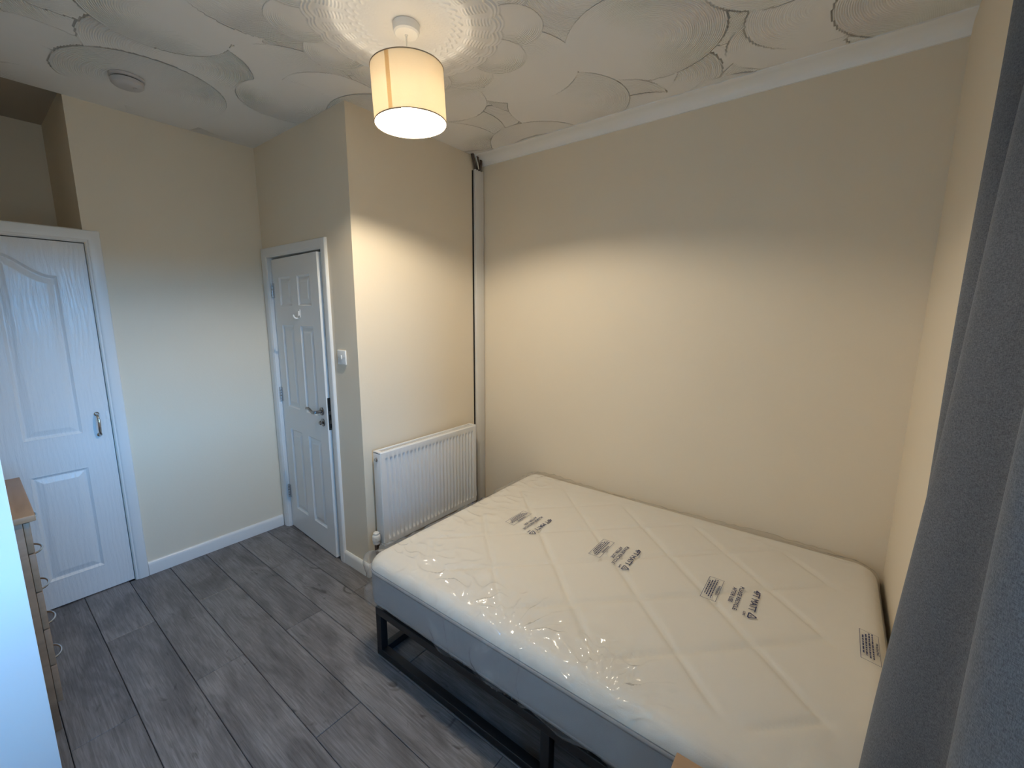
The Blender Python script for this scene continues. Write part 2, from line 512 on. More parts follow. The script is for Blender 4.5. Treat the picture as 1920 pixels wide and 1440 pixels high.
def grid_mesh(name, V, ni, nj, material, parent=None, smooth=True, closed_j=False, attrs=None):
    """V: (ni*nj,3) array in world coordinates, row-major; fast mesh build"""
    V = np.asarray(V, dtype=np.float64).reshape(-1, 3)
    c = (V.min(0)+V.max(0))/2
    idx = np.arange(ni*nj).reshape(ni, nj)
    if closed_j:
        nxt = np.roll(idx, -1, axis=1)
        q = np.stack([idx[:-1], idx[1:], nxt[1:], nxt[:-1]], -1).reshape(-1, 4)
    else:
        q = np.stack([idx[:-1, :-1], idx[1:, :-1], idx[1:, 1:], idx[:-1, 1:]], -1).reshape(-1, 4)
    me = bpy.data.meshes.new(name)
    me.vertices.add(len(V)); me.vertices.foreach_set('co', (V-c).astype(np.float32).ravel())
    me.loops.add(q.size); me.loops.foreach_set('vertex_index', q.ravel().astype(np.int32))
    me.polygons.add(len(q))
    me.polygons.foreach_set('loop_start', (np.arange(len(q))*4).astype(np.int32))
    me.update(calc_edges=True)
    me.validate()
    if smooth: me.shade_smooth()
    if attrs:
        for k, a in attrs.items():
            at = me.attributes.new(k, 'FLOAT', 'POINT')
            at.data.foreach_set('value', a.astype(np.float32).ravel())
    me.materials.append(material)
    o = bpy.data.objects.new(name, me)
    return link(o, c, parent)

# ================================================================== THE SETTING
# ---- walls
T = 0.12
struct(box('wall_right', (XB, YW-0.3, -0.05), (XB+T, YR+T, HC), M_WALL), 'plain cream wall running along the back of the bed', 'wall')
struct(box('wall_back', (XD, YR, -0.05), (XB, YR+T, HC), M_WALL), 'short cream wall carrying the white radiator', 'wall')
DY0, DY1, DZ = 2.485, 3.197, 1.992                 # door_2 opening
struct(boxes('wall_door', [((XD, YR+T, -0.05), (XD+T, DY0-0.03, HC)),
                           ((XD, DY0-0.03, DZ+0.03), (XD+T, DY1+0.03, HC)),
                           ((XD, DY1+0.03, -0.05), (XD+T, YL, HC))], M_WALL),
       'cream wall around the narrow ajar white door', 'wall')
struct(box('wall_blackout', (XD+T+0.005, DY0-0.2, -0.05), (XD+T+0.05, DY1+0.2, 2.3), M_GAP), 'dark slab beyond the ajar white door, passage shade put in its colour', 'wall')  # added to shut out sky light; near-black colour stands in for passage shade
struct(box('wall_far', (XLO, YL, -0.05), (XD+T, YREC+0.1, HREC+0.05), M_WALL), 'cream far wall between the two white doors', 'wall')
struct(box('wall_recess', (XL, YREC, -0.05), (XLO, YREC+0.1, HREC+0.05), M_WALL), 'shadowed wall of the recess above the panelled cupboard door', 'wall')
struct(box('wall_left', (XL-T, YW-0.3, -0.05), (XL, YREC+0.1, HREC+0.05), M_WALL), 'cream wall behind the wardrobe and chest of drawers', 'wall')
TW = 0.24
struct(boxes('wall_front', [((XL, YW-TW, -0.05), (WX0, YW, HC)), ((WX1, YW-TW, -0.05), (XB, YW, HC)),
                            ((WX0, YW-TW, -0.05), (WX1, YW, WZ0)), ((WX0, YW-TW, WZ1), (WX1, YW, HC))], M_WALL),
       'cream window wall behind the grey curtain', 'wall')
M_BRICK = mat('sky_blocker_brick', (0.20, 0.13, 0.10), 0.9, var=0.25, vscale=5, bump=0.002, bscale=30)
struct(box('wall_sky_blocker', (-1.52, -3.30, -0.5), (-1.30, YW-TW-0.02, 4.5), M_BRICK), 'added unseen brick wall outside, blocking sky light from the left of the window', 'wall')  # added out of view to keep blue sky light off the bed wall
# cupboard front left of the panelled door, cupboard lid and recess ceiling
struct(box('wall_cupboard', (XL, YL, -0.05), (-0.328, YL+0.08, 2.04), M_WALL), 'narrow cream strip left of the panelled cupboard door', 'wall')
struct(box('ceiling_cupboard', (XL, YL+0.055, 2.045), (XLO, YREC, 2.062), M_WALL), 'flat top board of the built-in cupboard', 'ceiling')
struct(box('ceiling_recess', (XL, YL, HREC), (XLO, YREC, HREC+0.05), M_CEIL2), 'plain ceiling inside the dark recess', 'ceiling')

# ---- ceiling with combed plaster fans and a ringed centre
def build_ceiling():
    def axis(a, b, f0, f1, fine=0.003, coarse=0.0075):
        n0 = max(2, int((f0-a)/coarse)); n1 = int((f1-f0)/fine); n2 = max(2, int((b-f1)/coarse))
        return np.concatenate([np.linspace(a, f0, n0, endpoint=False), np.linspace(f0, f1, n1, endpoint=False), np.linspace(f1, b, n2)])
    xs = axis(XL, XB, LX-0.52, LX+0.52)
    ys = axis(YW, YL, LY-0.52, LY+0.52)
    X, Y = np.meshgrid(xs, ys, indexing='ij')
    h = np.zeros_like(X); comb = np.zeros_like(X); amp = np.zeros_like(X)
    fans = []
    sp = 0.27
    for i, gx in enumerate(np.arange(XL-0.1, XB+0.3, sp)):
        for j, gy in enumerate(np.arange(YW-0.1, YL+0.3, sp*0.86)):
            fans.append((gx + (0.5*sp if j % 2 else 0) + rng.uniform(-.07, .07), gy + rng.uniform(-.07, .07),
                         rng.uniform(0.22, 0.34), rng.uniform(0.35, 1.0)))
    rng.shuffle(fans)
    for k in range(12):
        a = 2*math.pi*(k+0.3)/12
        fans.append((LX+0.40*math.cos(a), LY+0.40*math.sin(a), 0.125, 0.65))
    for cx, cy, R, am in fans:
        d = np.hypot(X-cx, Y-cy)
        ins = d < R
        dd = d[ins]
        comb[ins] = dd/0.0075
        amp[ins] = am*np.clip((dd-0.02)/0.05, 0, 1)*(0.35+0.65*np.clip((dd/R-0.25)/0.5, 0, 1))
        ang = np.arctan2(Y[ins]-cy, X[ins]-cx)
        side = 0.5+0.5*np.cos(ang-am*40)
        amp[ins] *= np.clip((side-0.25)/0.4, 0, 1)
        h[ins] = 0.0011*(dd/R)**2 + 0.0024*side**2*np.exp(-((R-dd)/0.0045)**2)
    # central rings
    dx, dy = X-LX, Y-LY
    r = np.hypot(dx, dy); th = np.arctan2(dy, dx)
    core = r < 0.375
    wob = 0.004*np.sin(5*th+1)
    hc = np.zeros_like(r)
    stip = 0.0005*np.sin(X*260+3*np.sin(Y*190))*np.sin(Y*240+2*np.sin(X*210))
    hc += np.where(r < 0.17, stip, 0)
    for r0, a0, n0, w0, h0, ph in ((0.178, .006, 34, .0040, .0042, 0), (0.203, .007, 34, .0045, .0048, 1.0)):
        z = r - (r0+wob+a0*np.sin(n0*th+ph))
        hc += h0*np.exp(-(z/w0)**2)*(0.55+0.45*np.sin(n0*th+ph+1.2))
    pet = 0.5+0.5*np.cos(26*th)
    gate = np.clip((pet-0.22)/0.25, 0, 1)
    ring = np.clip((r-0.222)/0.01, 0, 1)*np.clip((0.318+0.012*pet-r)/0.008, 0, 1)
    hc += ring*gate*(0.0019*np.sin(2*np.pi*(r+0.004*pet)/0.0125)+0.0016)
    for q, (r0, h0) in enumerate(((0.330, .0056), (0.345, .0050), (0.360, .0044))):
        z = r - (r0+0.014*np.abs(np.sin(12*th+0.25*q)))
        hc += h0*np.exp(-(z/0.0042)**2)
    bl = np.clip((0.378-r)/0.01, 0, 1)
    h = h*(1-bl) + hc*bl
    amp = amp*(1-bl)
    V = np.stack([X, Y, HC-np.clip(h, -0.001, 0.008)], -1)
    o = grid_mesh('ceiling', V, len(xs), len(ys), M_CEIL, attrs={'comb': comb, 'amp': amp})
    struct(o, 'white textured plaster ceiling with combed fans and ringed centre', 'ceiling')
    return o
ceil = build_ceiling()
o = box('ceiling_slab', (XL-T, YW-TW, HC+0.0015), (XB+T, YL, HC+0.05), M_CEIL2, ceil)
struct(boxes('ceiling_roof', [((XL-T, YW-0.3, HREC+0.05), (XB+T, YREC+0.1, HREC+0.09))], M_CEIL2), 'floor deck above the ceiling', 'ceiling')

# ---- coving on the bed wall only
def coving():
    prof = [(0.0, -0.056), (-0.010, -0.056), (-0.013, -0.049)]
    for k in range(1, 9):
        a = k/9*math.pi/2
        prof.append((-0.013-0.073*(1-math.cos(a)), -0.049+0.039*math.sin(a)))
    prof += [(-0.088, -0.008), (-0.095, -0.006), (-0.095, 0.0), (0, 0)]
    bm = bmesh.new()
    y0, y1 = YW, YR-0.002
    A = [bm.verts.new((XB+px, y0, HC+pz)) for px, pz in prof]
    B = [bm.verts.new((XB+px, y1, HC+pz)) for px, pz in prof]
    n = len(prof)
    for i in range(n):
        bm.faces.new((A[i], A[(i+1) % n], B[(i+1) % n], B[i]))
    bm.faces.new(A[::-1]); bm.faces.new(B)
    return from_bm('trim_1', bm, M_COVE, smooth=True, angle=40)
struct(coving(), 'white concave coving along the top of the bed wall', 'coving')

# ---- skirting boards
def skirting(name, a, b, inward, label, h=0.085, t=0.016):
    a, b, n = Vector((*a, 0)), Vector((*b, 0)), Vector((*inward, 0))
    prof = [(0, 0.001), (t, 0.001), (t, h-0.022), (t-0.002, h-0.012), (t-0.007, h-0.003), (t-0.011, h), (0, h)]
    bm = bmesh.new()
    A = [bm.verts.new(a+n*w+Vector((0, 0, z))) for w, z in prof]
    B = [bm.verts.new(b+n*w+Vector((0, 0, z))) for w, z in prof]
    k = len(prof)
    for i in range(k):
        bm.faces.new((A[i], A[(i+1) % k], B[(i+1) % k], B[i]))
    bm.faces.new(A[::-1]); bm.faces.new(B)
    struct(from_bm(name, bm, M_WHITE, smooth=True, angle=30), label, 'skirting')
skirting('baseboard_far', (0.549, YL), (XD-0.022, YL), (0, -1), 'white skirting board between the two white doors')
skirting('baseboard_door', (XD, YR), (XD, 2.423), (-1, 0), 'short white skirting board right of the ajar door')
skirting('baseboard_back', (XD-0.016, YR), (XB, YR), (0, -1), 'white skirting board under the radiator')
skirting('baseboard_right', (XB, YW), (XB, YR-0.016), (-1, 0), 'white skirting board behind the bed')
skirting('baseboard_front', (XL, YW), (XB-0.016, YW), (0, 1), 'white skirting board below the window')

# ---- floor: base plus one plank per piece
fl = struct(box('floor', (XL-T, YW-TW, -0.05), (XB+T, YREC+0.1, -0.0085), M_UNDER), 'grey wood laminate floor laid lengthwise in planks', 'floor')
def build_floor():
    pitch, plen, gap = 0.1955, 1.285, 0.0022
    cache = {}
    def plank_mesh(w, L):
        key = (round(w, 4), round(L, 4))
        if key not in cache:
            bm = bmesh.new()
            add_box(bm, (-w/2, -L/2, -0.008), (w/2, L/2, 0.0), 0.0)
            es = [e for e in bm.edges if all(v.co.z > -0.001 for v in e.verts)]
            bmesh.ops.bevel(bm, geom=es, offset=0.0018, segments=1, affect='EDGES')
            me = bpy.data.meshes.new('plank'); bm.to_mesh(me); bm.free()
            me.materials.append(M_FLOOR)
            cache[key] = me
        return cache[key]
    k0 = int(math.floor((XL-0.26)/pitch))
    k = k0
    while 0.26+k*pitch < XB-0.005:
        x0, x1 = max(XL, 0.26+k*pitch), min(XB, 0.26+(k+1)*pitch)
        yj = 2.73 if k % 2 == 0 else 2.116
        ymax = YL if x0 < XD-0.06 else YR
        if x0 < XD < x1: ymax = YL
        ymax_list = [(x0, x1, ymax)]
        cuts = sorted(c for c in [yj+plen*i for i in range(-4, 4)] if YW < c < ymax)
        ed = [YW]+cuts+[ymax+ (0.06 if x1 <= 0.49 else 0)]
        for a, b in zip(ed, ed[1:]):
            if b-a < 0.02: continue
            xe = min(x1, XD+0.115) if ymax == YL and x1 > XD else x1
            if ymax == YL and x1 > XD:
                # strip that runs into the doorway: narrow beyond the radiator wall
                xe = XD+0.0
                if a < YR:
                    xe = x1 if b <= YR else XD
            w, L = xe-x0-gap, b-a-gap
            if w < 0.01: continue
            o = bpy.data.objects.new('plank', plank_mesh(w, L))
            link(o, ((x0+xe)/2, (a+b)/2, 0.0), fl)
        k += 1
build_floor()
box('threshold', (XD+0.0, DY0, -0.0085), (XD+T, DY1, -0.001), M_FLOOR, fl)

# ---- door helpers
def offset_loop(pts, d):
    n = len(pts); out = []
    for i in range(n):
        p0, p1, p2 = Vector(pts[i-1]), Vector(pts[i]), Vector(pts[(i+1) % n])
        e1, e2 = (p1-p0).normalized(), (p2-p1).normalized()
        n1, n2 = Vector((-e1.y, e1.x)), Vector((-e2.y, e2.x))
        b = (n1+n2)
        b = b/max(b.length_squared/2, 0.3)
        out.append((p1.x+b.x*d, p1.y+b.y*d))
    return out

def panel_door(name, W, Hd, Tk, outlines, mapf, material, parent):
    """slab with moulded sunk panels; (u,v,n) local, n outwards"""
    bm = bmesh.new()
    rect = [(0, 0), (W, 0), (W, Hd), (0, Hd)]
    ov = [bm.verts.new(mapf(u, v, 0)) for u, v in rect]
    allp = [Vector(q) for q in rect]; con = [(0, 1), (1, 2), (2, 3), (3, 0)]
    for pts in outlines:
        b0 = len(allp); k = len(pts)
        allp += [Vector(q) for q in pts]
        con += [(b0+i, b0+(i+1) % k) for i in range(k)]
    vv, _, ff, _, _, _ = delaunay_2d_cdt(allp, con, [], 0, 1e-6)
    def inside(c, poly):
        r_ = False
        for i in range(len(poly)):
            (xa, ya), (xb_, yb_) = poly[i-1], poly[i]
            if (ya > c[1]) != (yb_ > c[1]) and c[0] < (xb_-xa)*(c[1]-ya)/(yb_-ya)+xa: r_ = not r_
        return r_
    fv = [bm.verts.new(mapf(q.x, q.y, 0)) for q in vv]
    for f in ff:
        c = sum((vv[i] for i in f), Vector((0, 0)))/len(f)
        if not any(inside(c, pts) for pts in outlines):
            bm.faces.new([fv[i] for i in f])
    bk = [bm.verts.new(mapf(u, v, -Tk)) for u, v in rect]
    for i in range(4):
        bm.faces.new((ov[i], ov[(i+1) % 4], bk[(i+1) % 4], bk[i]))
    bm.faces.new(bk)
    bmesh.ops.remove_doubles(bm, verts=bm.verts, dist=1e-6)
    slab = from_bm(name, bm, material, parent, recalc=True)
    for pts in outlines:
        bm = bmesh.new()
        rings = []
        for off, dep in ((0, 0), (0.004, 0.0005), (0.009, -0.0035), (0.016, -0.0085), (0.021, -0.0085), (0.046, -0.0015), (0.050, -0.001)):
            q = offset_loop(pts, off) if off else pts
            rings.append([bm.verts.new(mapf(u, v, dep)) for u, v in q])
        n = len(pts)
        for a, b in zip(rings, rings[1:]):
            for i in range(n):
                bm.faces.new((a[i], a[(i+1) % n], b[(i+1) % n], b[i]))
        q = offset_loop(pts, 0.050)
        vv, _, ff, _, _, _ = delaunay_2d_cdt([Vector(p_) for p_ in q], [(i, (i+1) % n) for i in range(n)], [], 0, 1e-7)
        for f in ff:
            c = sum((vv[i] for i in f), Vector((0, 0)))/len(f)
            if inside(c, q):
                bm.faces.new([bm.verts.new(mapf(vv[i].x, vv[i].y, -0.001)) for i in f])
        bmesh.ops.remove_doubles(bm, verts=bm.verts, dist=1e-6)
        from_bm('panel', bm, material, slab, recalc=True)
    return slab

def architrave(name, u0, u1, vt, mapf, material, parent, width=0.062):
    """three-sided mitred moulding round an opening"""
    prof = [(0, 0.0), (0.0, 0.008), (0.004, 0.0105), (0.010, 0.0105), (0.014, 0.0145), (0.022, 0.017), (width-0.012, 0.019), (width-0.004, 0.018), (width, 0.014), (width, 0.0)]
    bm = bmesh.new()
    rings = []
    for (su, base_v, top) in ((0, 0, False), (0, vt, True), (1, vt, True), (1, 0, False)):
        ring = []
        for w, d in prof:
            u = (u0-w) if su == 0 else (u1+w)
            v = base_v + (w if top else 0.001)
            ring.append(bm.verts.new(mapf(u, v, d)))
        rings.append(ring)
    for a, b in zip(rings, rings[1:]):
        for i in range(len(prof)-1):
            bm.faces.new((a[i], a[i+1], b[i+1], b[i]))
    bm.faces.new(rings[0]); bm.faces.new(rings[-1][::-1])
    return from_bm(name, bm, material, parent, smooth=True, angle=28)

# ---- door_1: four-panel cupboard door with arched top panels (far left)
d1 = empty('door_1', (0.09, YL, 0), 'white four-panel cupboard door with arched upper panels and bow handle', 'door', 'structure')
D1X0, D1X1 = -0.298, 0.481
def map1(u, v, n): return (D1X0+u, YL+0.006-n, 0.006+v)
Wd = D1X1-D1X0
def arch_outline(u0, u1, v0, vs, vp):
    """v0 bottom, vs shoulder height, vp peak height at the centre stile side"""
    pts = [(u0, v0), (u1, v0)]
    mid = Wd/2
    left = (u0+u1)/2 < mid
    N = 14
    prof = []
    for k in range(N+1):
        t = k/N
        s = 0.5-0.5*math.cos(math.pi*min(1, max(0, (t-0.08)/0.84)))
        prof.append(vs+(vp-vs)*s)
    if left:      # rises towards the right
        for k in range(N+1):
            pts.append((u1-(u1-u0)*k/N, prof[N-k]))
    else:
        for k in range(N+1):
            pts.append((u1-(u1-u0)*k/N, prof[k]))
    return pts
pu = [(0.115, 0.343), (Wd-0.343, Wd-0.115)]
outl = []
for a, b in pu:
    outl.append(arch_outline(a, b, 0.945, 1.800, 1.905))
    outl.append([(a, 0.150), (b, 0.150), (b, 0.755), (a, 0.755)])
s1 = panel_door('door_slab', Wd, 1.974, 0.038, outl, map1, M_DOOR, d1)
def mapw1(u, v, n): return (u, YL-n, v)
architrave('architrave', D1X0-0.003, D1X1+0.005, 1.988, mapw1, M_WHITE, d1)
boxes('door_lining', [((D1X0-0.030, YL+0.0005, 0), (D1X0-0.003, YL+0.075, 2.015)),
                      ((D1X1+0.0025, YL+0.0005, 0), (XLO-0.0003, YL+0.075, 2.015)),
                      ((D1X0-0.003, YL+0.0005, 1.985), (D1X1+0.003, YL+0.055, 2.015))], M_WHITE, d1)
# bow handle
hx, hz0, hz1 = 0.428, 0.932, 1.052
hd = empty('handle', (hx, YL+0.006, (hz0+hz1)/2)); hd.parent = d1; hd.location = WL[hd.name]-WL[d1.name]
tag(hd, 'small chrome bow handle')
pts = [(hx, YL+0.006, hz0), (hx, YL-0.012, hz0), (hx, YL-0.022, hz0+0.008), (hx, YL-0.027, hz0+0.03), (hx, YL-0.029, (hz0+hz1)/2),
       (hx, YL-0.027, hz1-0.03), (hx, YL-0.022, hz1-0.008), (hx, YL-0.012, hz1), (hx, YL+0.006, hz1)]
tube('grip', pts, [.006, .006, .0062, .0068, .007, .0068, .0062, .006, .006], M_CHROME, hd, seg=12)
for z in (hz0, hz1):
    lathe('rose', [(0.0115, 0), (0.0115, 0.003), (0.008, 0.0055)], (hx, YL+0.0065, z), M_CHROME, hd, axis=(0, -1, 0), seg=16)
box('catch_plate', (0.466, YL+0.0035, 1.015), (0.474, YL+0.0065, 1.062), M_PLASTIC, s1, 0.001)

# ---- door_2: six-panel door standing ajar, hinged on the far side
d2 = empty('door_2', (XD, 2.84, 0), 'narrow white six-panel door standing slightly ajar with dark chrome lever', 'door', 'structure')
HX, HY = 1.398, 3.184
ang2 = math.radians(3.2)
dd_ = Vector((-math.sin(ang2), -math.cos(ang2), 0)); nn_ = Vector((-math.cos(ang2), math.sin(ang2), 0))
def map2(u, v, n):
    p = Vector((HX, HY, 0.010)) + dd_*u + nn_*n
    return (p.x, p.y, p.z+v)
W2, H2 = 0.677, 1.968
outl = []
cols = [(0.100, 0.293), (W2-0.293, W2-0.100)]
for a, b in cols:
    for v0, v1 in ((0.165, 0.790), (0.945, 1.530), (1.650, 1.850)):
        outl.append([(a, v0), (b, v0), (b, v1), (a, v1)])
s2 = panel_door('door_slab', W2, H2, 0.038, outl, map2, M_WHITE, d2)
def mapw2(u, v, n): return (XD-n, u, v)
architrave('architrave', DY0, DY1, 1.992, mapw2, M_WHITE, d2)
boxes('door_lining', [((XD+0.0005, DY0-0.0295, 0), (XD+T, DY0, 2.02)), ((XD+0.0005, DY1, 0), (XD+T, DY1+0.0295, 2.02)),
                      ((XD+0.0005, DY0, 1.992), (XD+T, DY1, 2.02))], M_WHITE, d2)
boxes('door_stop', [((XD+0.062, DY0+0.0005, 0), (XD+0.085, DY0+0.012, 1.98)), ((XD+0.062, DY1-0.012, 0), (XD+0.085, DY1-0.0005, 1.98)),
                    ((XD+0.062, DY0+0.012, 1.98), (XD+0.085, DY1-0.012, 1.9915))], M_WHITE, d2)
def P2(u, v, n): return Vector(map2(u, v-0.010, n))
# lever handle
lh = empty('lever_handle', P2(W2-0.060, 1.000, 0)); lh.parent = d2; lh.location = WL[lh.name]-WL[d2.name]
tag(lh, 'curved dark chrome lever handle')
lathe('rose', [(0.026, 0), (0.026, 0.006), (0.022, 0.009), (0.010, 0.010)], P2(W2-0.060, 1.000, 0), M_DKCHROME, lh, axis=nn_, seg=24)
lathe('neck', [(0.0095, 0.008), (0.0095, 0.045)], P2(W2-0.060, 1.000, 0), M_DKCHROME, lh, axis=nn_, seg=16)
lv = [(0.0, 0.0), (0.012, -0.003), (0.035, -0.006), (0.058, 0.0), (0.080, 0.009), (0.100, 0.013), (0.120, 0.010), (0.128, 0.006)]
tube('lever', [P2(W2-0.060-a, 1.000+b, 0.046) for a, b in lv], [.010, .011, .0105, .0085, .0085, .009, .009, .006], M_DKCHROME, lh, seg=12)
tt = empty('thumb_turn', P2(W2-0.055, 0.928, 0)); tt.parent = d2; tt.location = WL[tt.name]-WL[d2.name]
lathe('rose', [(0.025, 0), (0.025, 0.005), (0.020, 0.008)], P2(W2-0.055, 0.928, 0), M_DKCHROME, tt, axis=nn_, seg=24)
lathe('turn_knob', [(0.006, 0.007), (0.006, 0.014), (0.013, 0.016), (0.014, 0.022), (0.010, 0.026)], P2(W2-0.055, 0.928, 0), M_DKCHROME, tt, axis=nn_, seg=16)
# mortice lock face plate let into the free edge
def edge_box(name, n0, n1, v0, v1, t, material, parent):
    bm = bmesh.new()
    add_box(bm, (W2-0.001, n0, v0), (W2+t, n1, v1))
    for v in bm.verts:
        v.co = P2(v.co.x, v.co.z, v.co.y)
    return from_bm(name, bm, material, parent)
lk = edge_box('lock_plate', -0.030, -0.008, 0.885, 1.092, 0.0012, M_LOCK, d2)
edge_box('latch_bolt', -0.025, -0.013, 0.985, 1.010, 0.004, M_CHROME, lk)
edge_box('dead_bolt', -0.025, -0.013, 0.925, 0.950, 0.003, M_CHROME, lk)
for z in (0.896, 1.081):
    edge_box('screw', -0.0215, -0.0165, z-0.0025, z+0.0025, 0.0018, M_CHROME, lk)
# hinges
for z in (1.770, 1.035, 0.290):
    hg = lathe('hinge', [(0.0055, -0.05), (0.0065, -0.0495), (0.0065, 0.0495), (0.0055, 0.05)], (1.3925, 3.1885, z), M_HINGE, d2, seg=12)
    for k in (-0.03, -0.01, 0.01, 0.03):
        lathe('knuckle_ring', [(0.0072, k-0.0015), (0.0072, k+0.0015)], (1.3925, 3.1885, z), M_DKCHROME, hg, seg=12)
    bm = bmesh.new()
    add_box(bm, (0.0, 0.0002, z-0.05), (0.022, 0.0016, z+0.05))
    for v in bm.verts: v.co = P2(v.co.x, v.co.z, v.co.y)
    from_bm('leaf', bm, M_HINGE, hg)
# white stick-on hook
hk = empty('coat_hook', P2(0.395, 1.600, 0)); hk.parent = d2; hk.location = WL[hk.name]-WL[d2.name]
tag(hk, 'small white hook stuck on the door')
bm = bmesh.new(); add_box(bm, (0.383, 0.0002, 1.588), (0.409, 0.005, 1.640), 0.002)
for v in bm.verts: v.co = P2(v.co.x, v.co.z, v.co.y)
from_bm('hook_plate', bm, M_PLASTIC, hk, smooth=True, angle=40)
tube('hook_arm', [P2(0.396, 1.630, 0.004), P2(0.396, 1.600, 0.007), P2(0.396, 1.584, 0.016), P2(0.396, 1.583, 0.028), P2(0.396, 1.592, 0.038), P2(0.396, 1.606, 0.042)],
     [.007, .007, .007, .0065, .006, .005], M_PLASTIC, hk, seg=10)

# ---- window_1 behind the camera
w1 = empty('window_1', ((WX0+WX1)/2, YW-0.16, WZ0), 'white framed window behind the curtain', 'window', 'structure')
fy0, fy1 = YW-0.19, YW-0.13
F = 0.05
boxes('window_frame', [((WX0, fy0, WZ0), (WX0+F, fy1, WZ1)), ((WX1-F, fy0, WZ0), (WX1, fy1, WZ1)),
                       ((WX0+F, fy0, WZ0), (WX1-F, fy1, WZ0+F)), ((WX0+F, fy0, WZ1-F), (WX1-F, fy1, WZ1))], M_PLASTIC, w1)
box('mullion', (0.18, fy0, WZ0+F), (0.23, fy1, WZ1-F), M_PLASTIC, w1)
box('transom', (WX0+F, fy0+0.005, 1.60), (0.18, fy1-0.005, 1.65), M_PLASTIC, w1)
box('pane', (WX0+F, YW-0.165, WZ0+F), (0.18, YW-0.161, 1.60), M_GLASS, w1)
box('pane', (WX0+F, YW-0.165, 1.65), (0.18, YW-0.161, WZ1-F), M_GLASS, w1)
box('pane', (0.23, YW-0.165, WZ0+F), (WX1-F, YW-0.161, WZ1-F), M_GLASS, w1)
box('window_sill', (WX0-0.03, YW-0.13, WZ0-0.022), (WX1+0.03, YW+0.03, WZ0), M_WHITE, w1, 0.004)

# ================================================================== PENDANT LAMP
lamp = empty('pendant_lamp', (LX, LY, HC), 'lit cream drum pendant lamp hanging from the ceiling rose', 'lamp')
zs0, zs1, RS = 2.360, 2.556, 0.139
lathe('ceiling_rose', [(0.050, 0.0), (0.050, -0.020), (0.048, -0.028), (0.042, -0.033), (0.006, -0.035), (0.006, -0.040)],
      (LX, LY, HC-0.002), M_PLASTIC, lamp, seg=40)
tube('cord', [(LX, LY, HC-0.035), (LX, LY, 2.535)], 0.0032, M_PLASTIC, lamp, seg=8)
holder = lathe('lamp_holder', [(0.008, 0.075), (0.017, 0.068), (0.0185, 0.02), (0.0185, 0.0)], (LX, LY, 2.472), M_PLASTIC, lamp, seg=24)
tilt = Matrix.Rotation(math.radians(-2.6), 4, Vector((fw.x, fw.y, 0)).normalized())
def tilted(bm):
    c = Vector((LX, LY, 2.52))
    for v in bm.verts:
        v.co = c + tilt @ (v.co-c)
bm = bmesh.new()
add_lathe(bm, [(RS, zs0), (RS, (zs0+zs1)/2), (RS, zs1), (RS-0.0012, zs1), (RS-0.0012, (zs0+zs1)/2), (RS-0.0012, zs0), (RS, zs0)], (LX, LY, 0), seg=72, cap=False)
bmesh.ops.remove_doubles(bm, verts=bm.verts, dist=1e-5)
tilted(bm)
shade = from_bm('lamp_shade', bm, M_SHADE, lamp, smooth=True, angle=40)
for z in (zs0, zs1):
    bm = bmesh.new()
    N = 72
    pts = [(LX+RS*math.cos(2*math.pi*k/N), LY+RS*math.sin(2*math.pi*k/N), z) for k in range(N+1)]
    add_tube(bm, pts, 0.0021, 6)
    tilted(bm)
    from_bm('shade_rim', bm, M_RIM, shade, smooth=True)
# overlap seam of the shade facing the camera
a_cam = math.atan2(-LY, -LX)
bm = bmesh.new()
a0 = a_cam-0.60; a1 = a0+0.12
ring = []
for k in range(7):
    a = a0+(a1-a0)*k/6
    ring.append((bm.verts.new((LX+(RS+0.0009)*math.cos(a), LY+(RS+0.0009)*math.sin(a), zs0+0.001)),
                 bm.verts.new((LX+(RS+0.0009)*math.cos(a), LY+(RS+0.0009)*math.sin(a), zs1-0.001))))
for p, q in zip(ring, ring[1:]):
    bm.faces.new((p[0], q[0], q[1], p[1]))
tilted(bm)
from_bm('shade_seam', bm, M_SEAMT, shade, smooth=True)
# spider ring carrying the shade
bm = bmesh.new()
for k in range(3):
    a = 2*math.pi*k/3+0.4
    add_tube(bm, [(LX+0.018*math.cos(a), LY+0.018*math.sin(a), 2.485), (LX+(RS-0.002)*math.cos(a), LY+(RS-0.002)*math.sin(a), zs1-0.012)], 0.0016, 6)
from_bm('spider_frame', bm, M_PLASTIC, shade, smooth=True)
bp_ = [(0.002, 2.3960), (0.012, 2.3985), (0.0215, 2.4050), (0.0285, 2.4160), (0.0315, 2.4290), (0.0305, 2.4420), (0.0265, 2.4520), (0.0215, 2.4590)]
blb = lathe('bulb', bp_, (LX, LY, 0), M_BULB, lamp, seg=24)
lathe('bulb_base', [(0.0218, 2.4595), (0.0222, 2.462), (0.0190, 2.470), (0.014, 2.478), (0.012, 2.480)], (LX, LY, 0), M_PLASTIC, blb, seg=24)

# ================================================================== SMOKE ALARM
al = empty('smoke_alarm', (0.645, 2.79, HC), 'round white smoke alarm on the ceiling near the panelled door', 'smoke alarm')
lathe('base_plate', [(0.066, 0), (0.066, -0.010), (0.063, -0.012)], (0.645, 2.79, HC-0.002), M_ALARM, al, seg=48)
lathe('vent_gap', [(0.056, -0.011), (0.056, -0.024)], (0.645, 2.79, HC-0.002), M_GAP, al, seg=48)
cov = lathe('cover', [(0.061, -0.017), (0.062, -0.020), (0.060, -0.034), (0.052, -0.041), (0.030, -0.044), (0.002, -0.045)], (0.645, 2.79, HC-0.002), M_ALARM, al, seg=48)
lathe('test_button', [(0.009, -0.043), (0.009, -0.0465), (0.006, -0.048)], (0.668, 2.775, HC-0.002), M_ALARM, cov, seg=20)

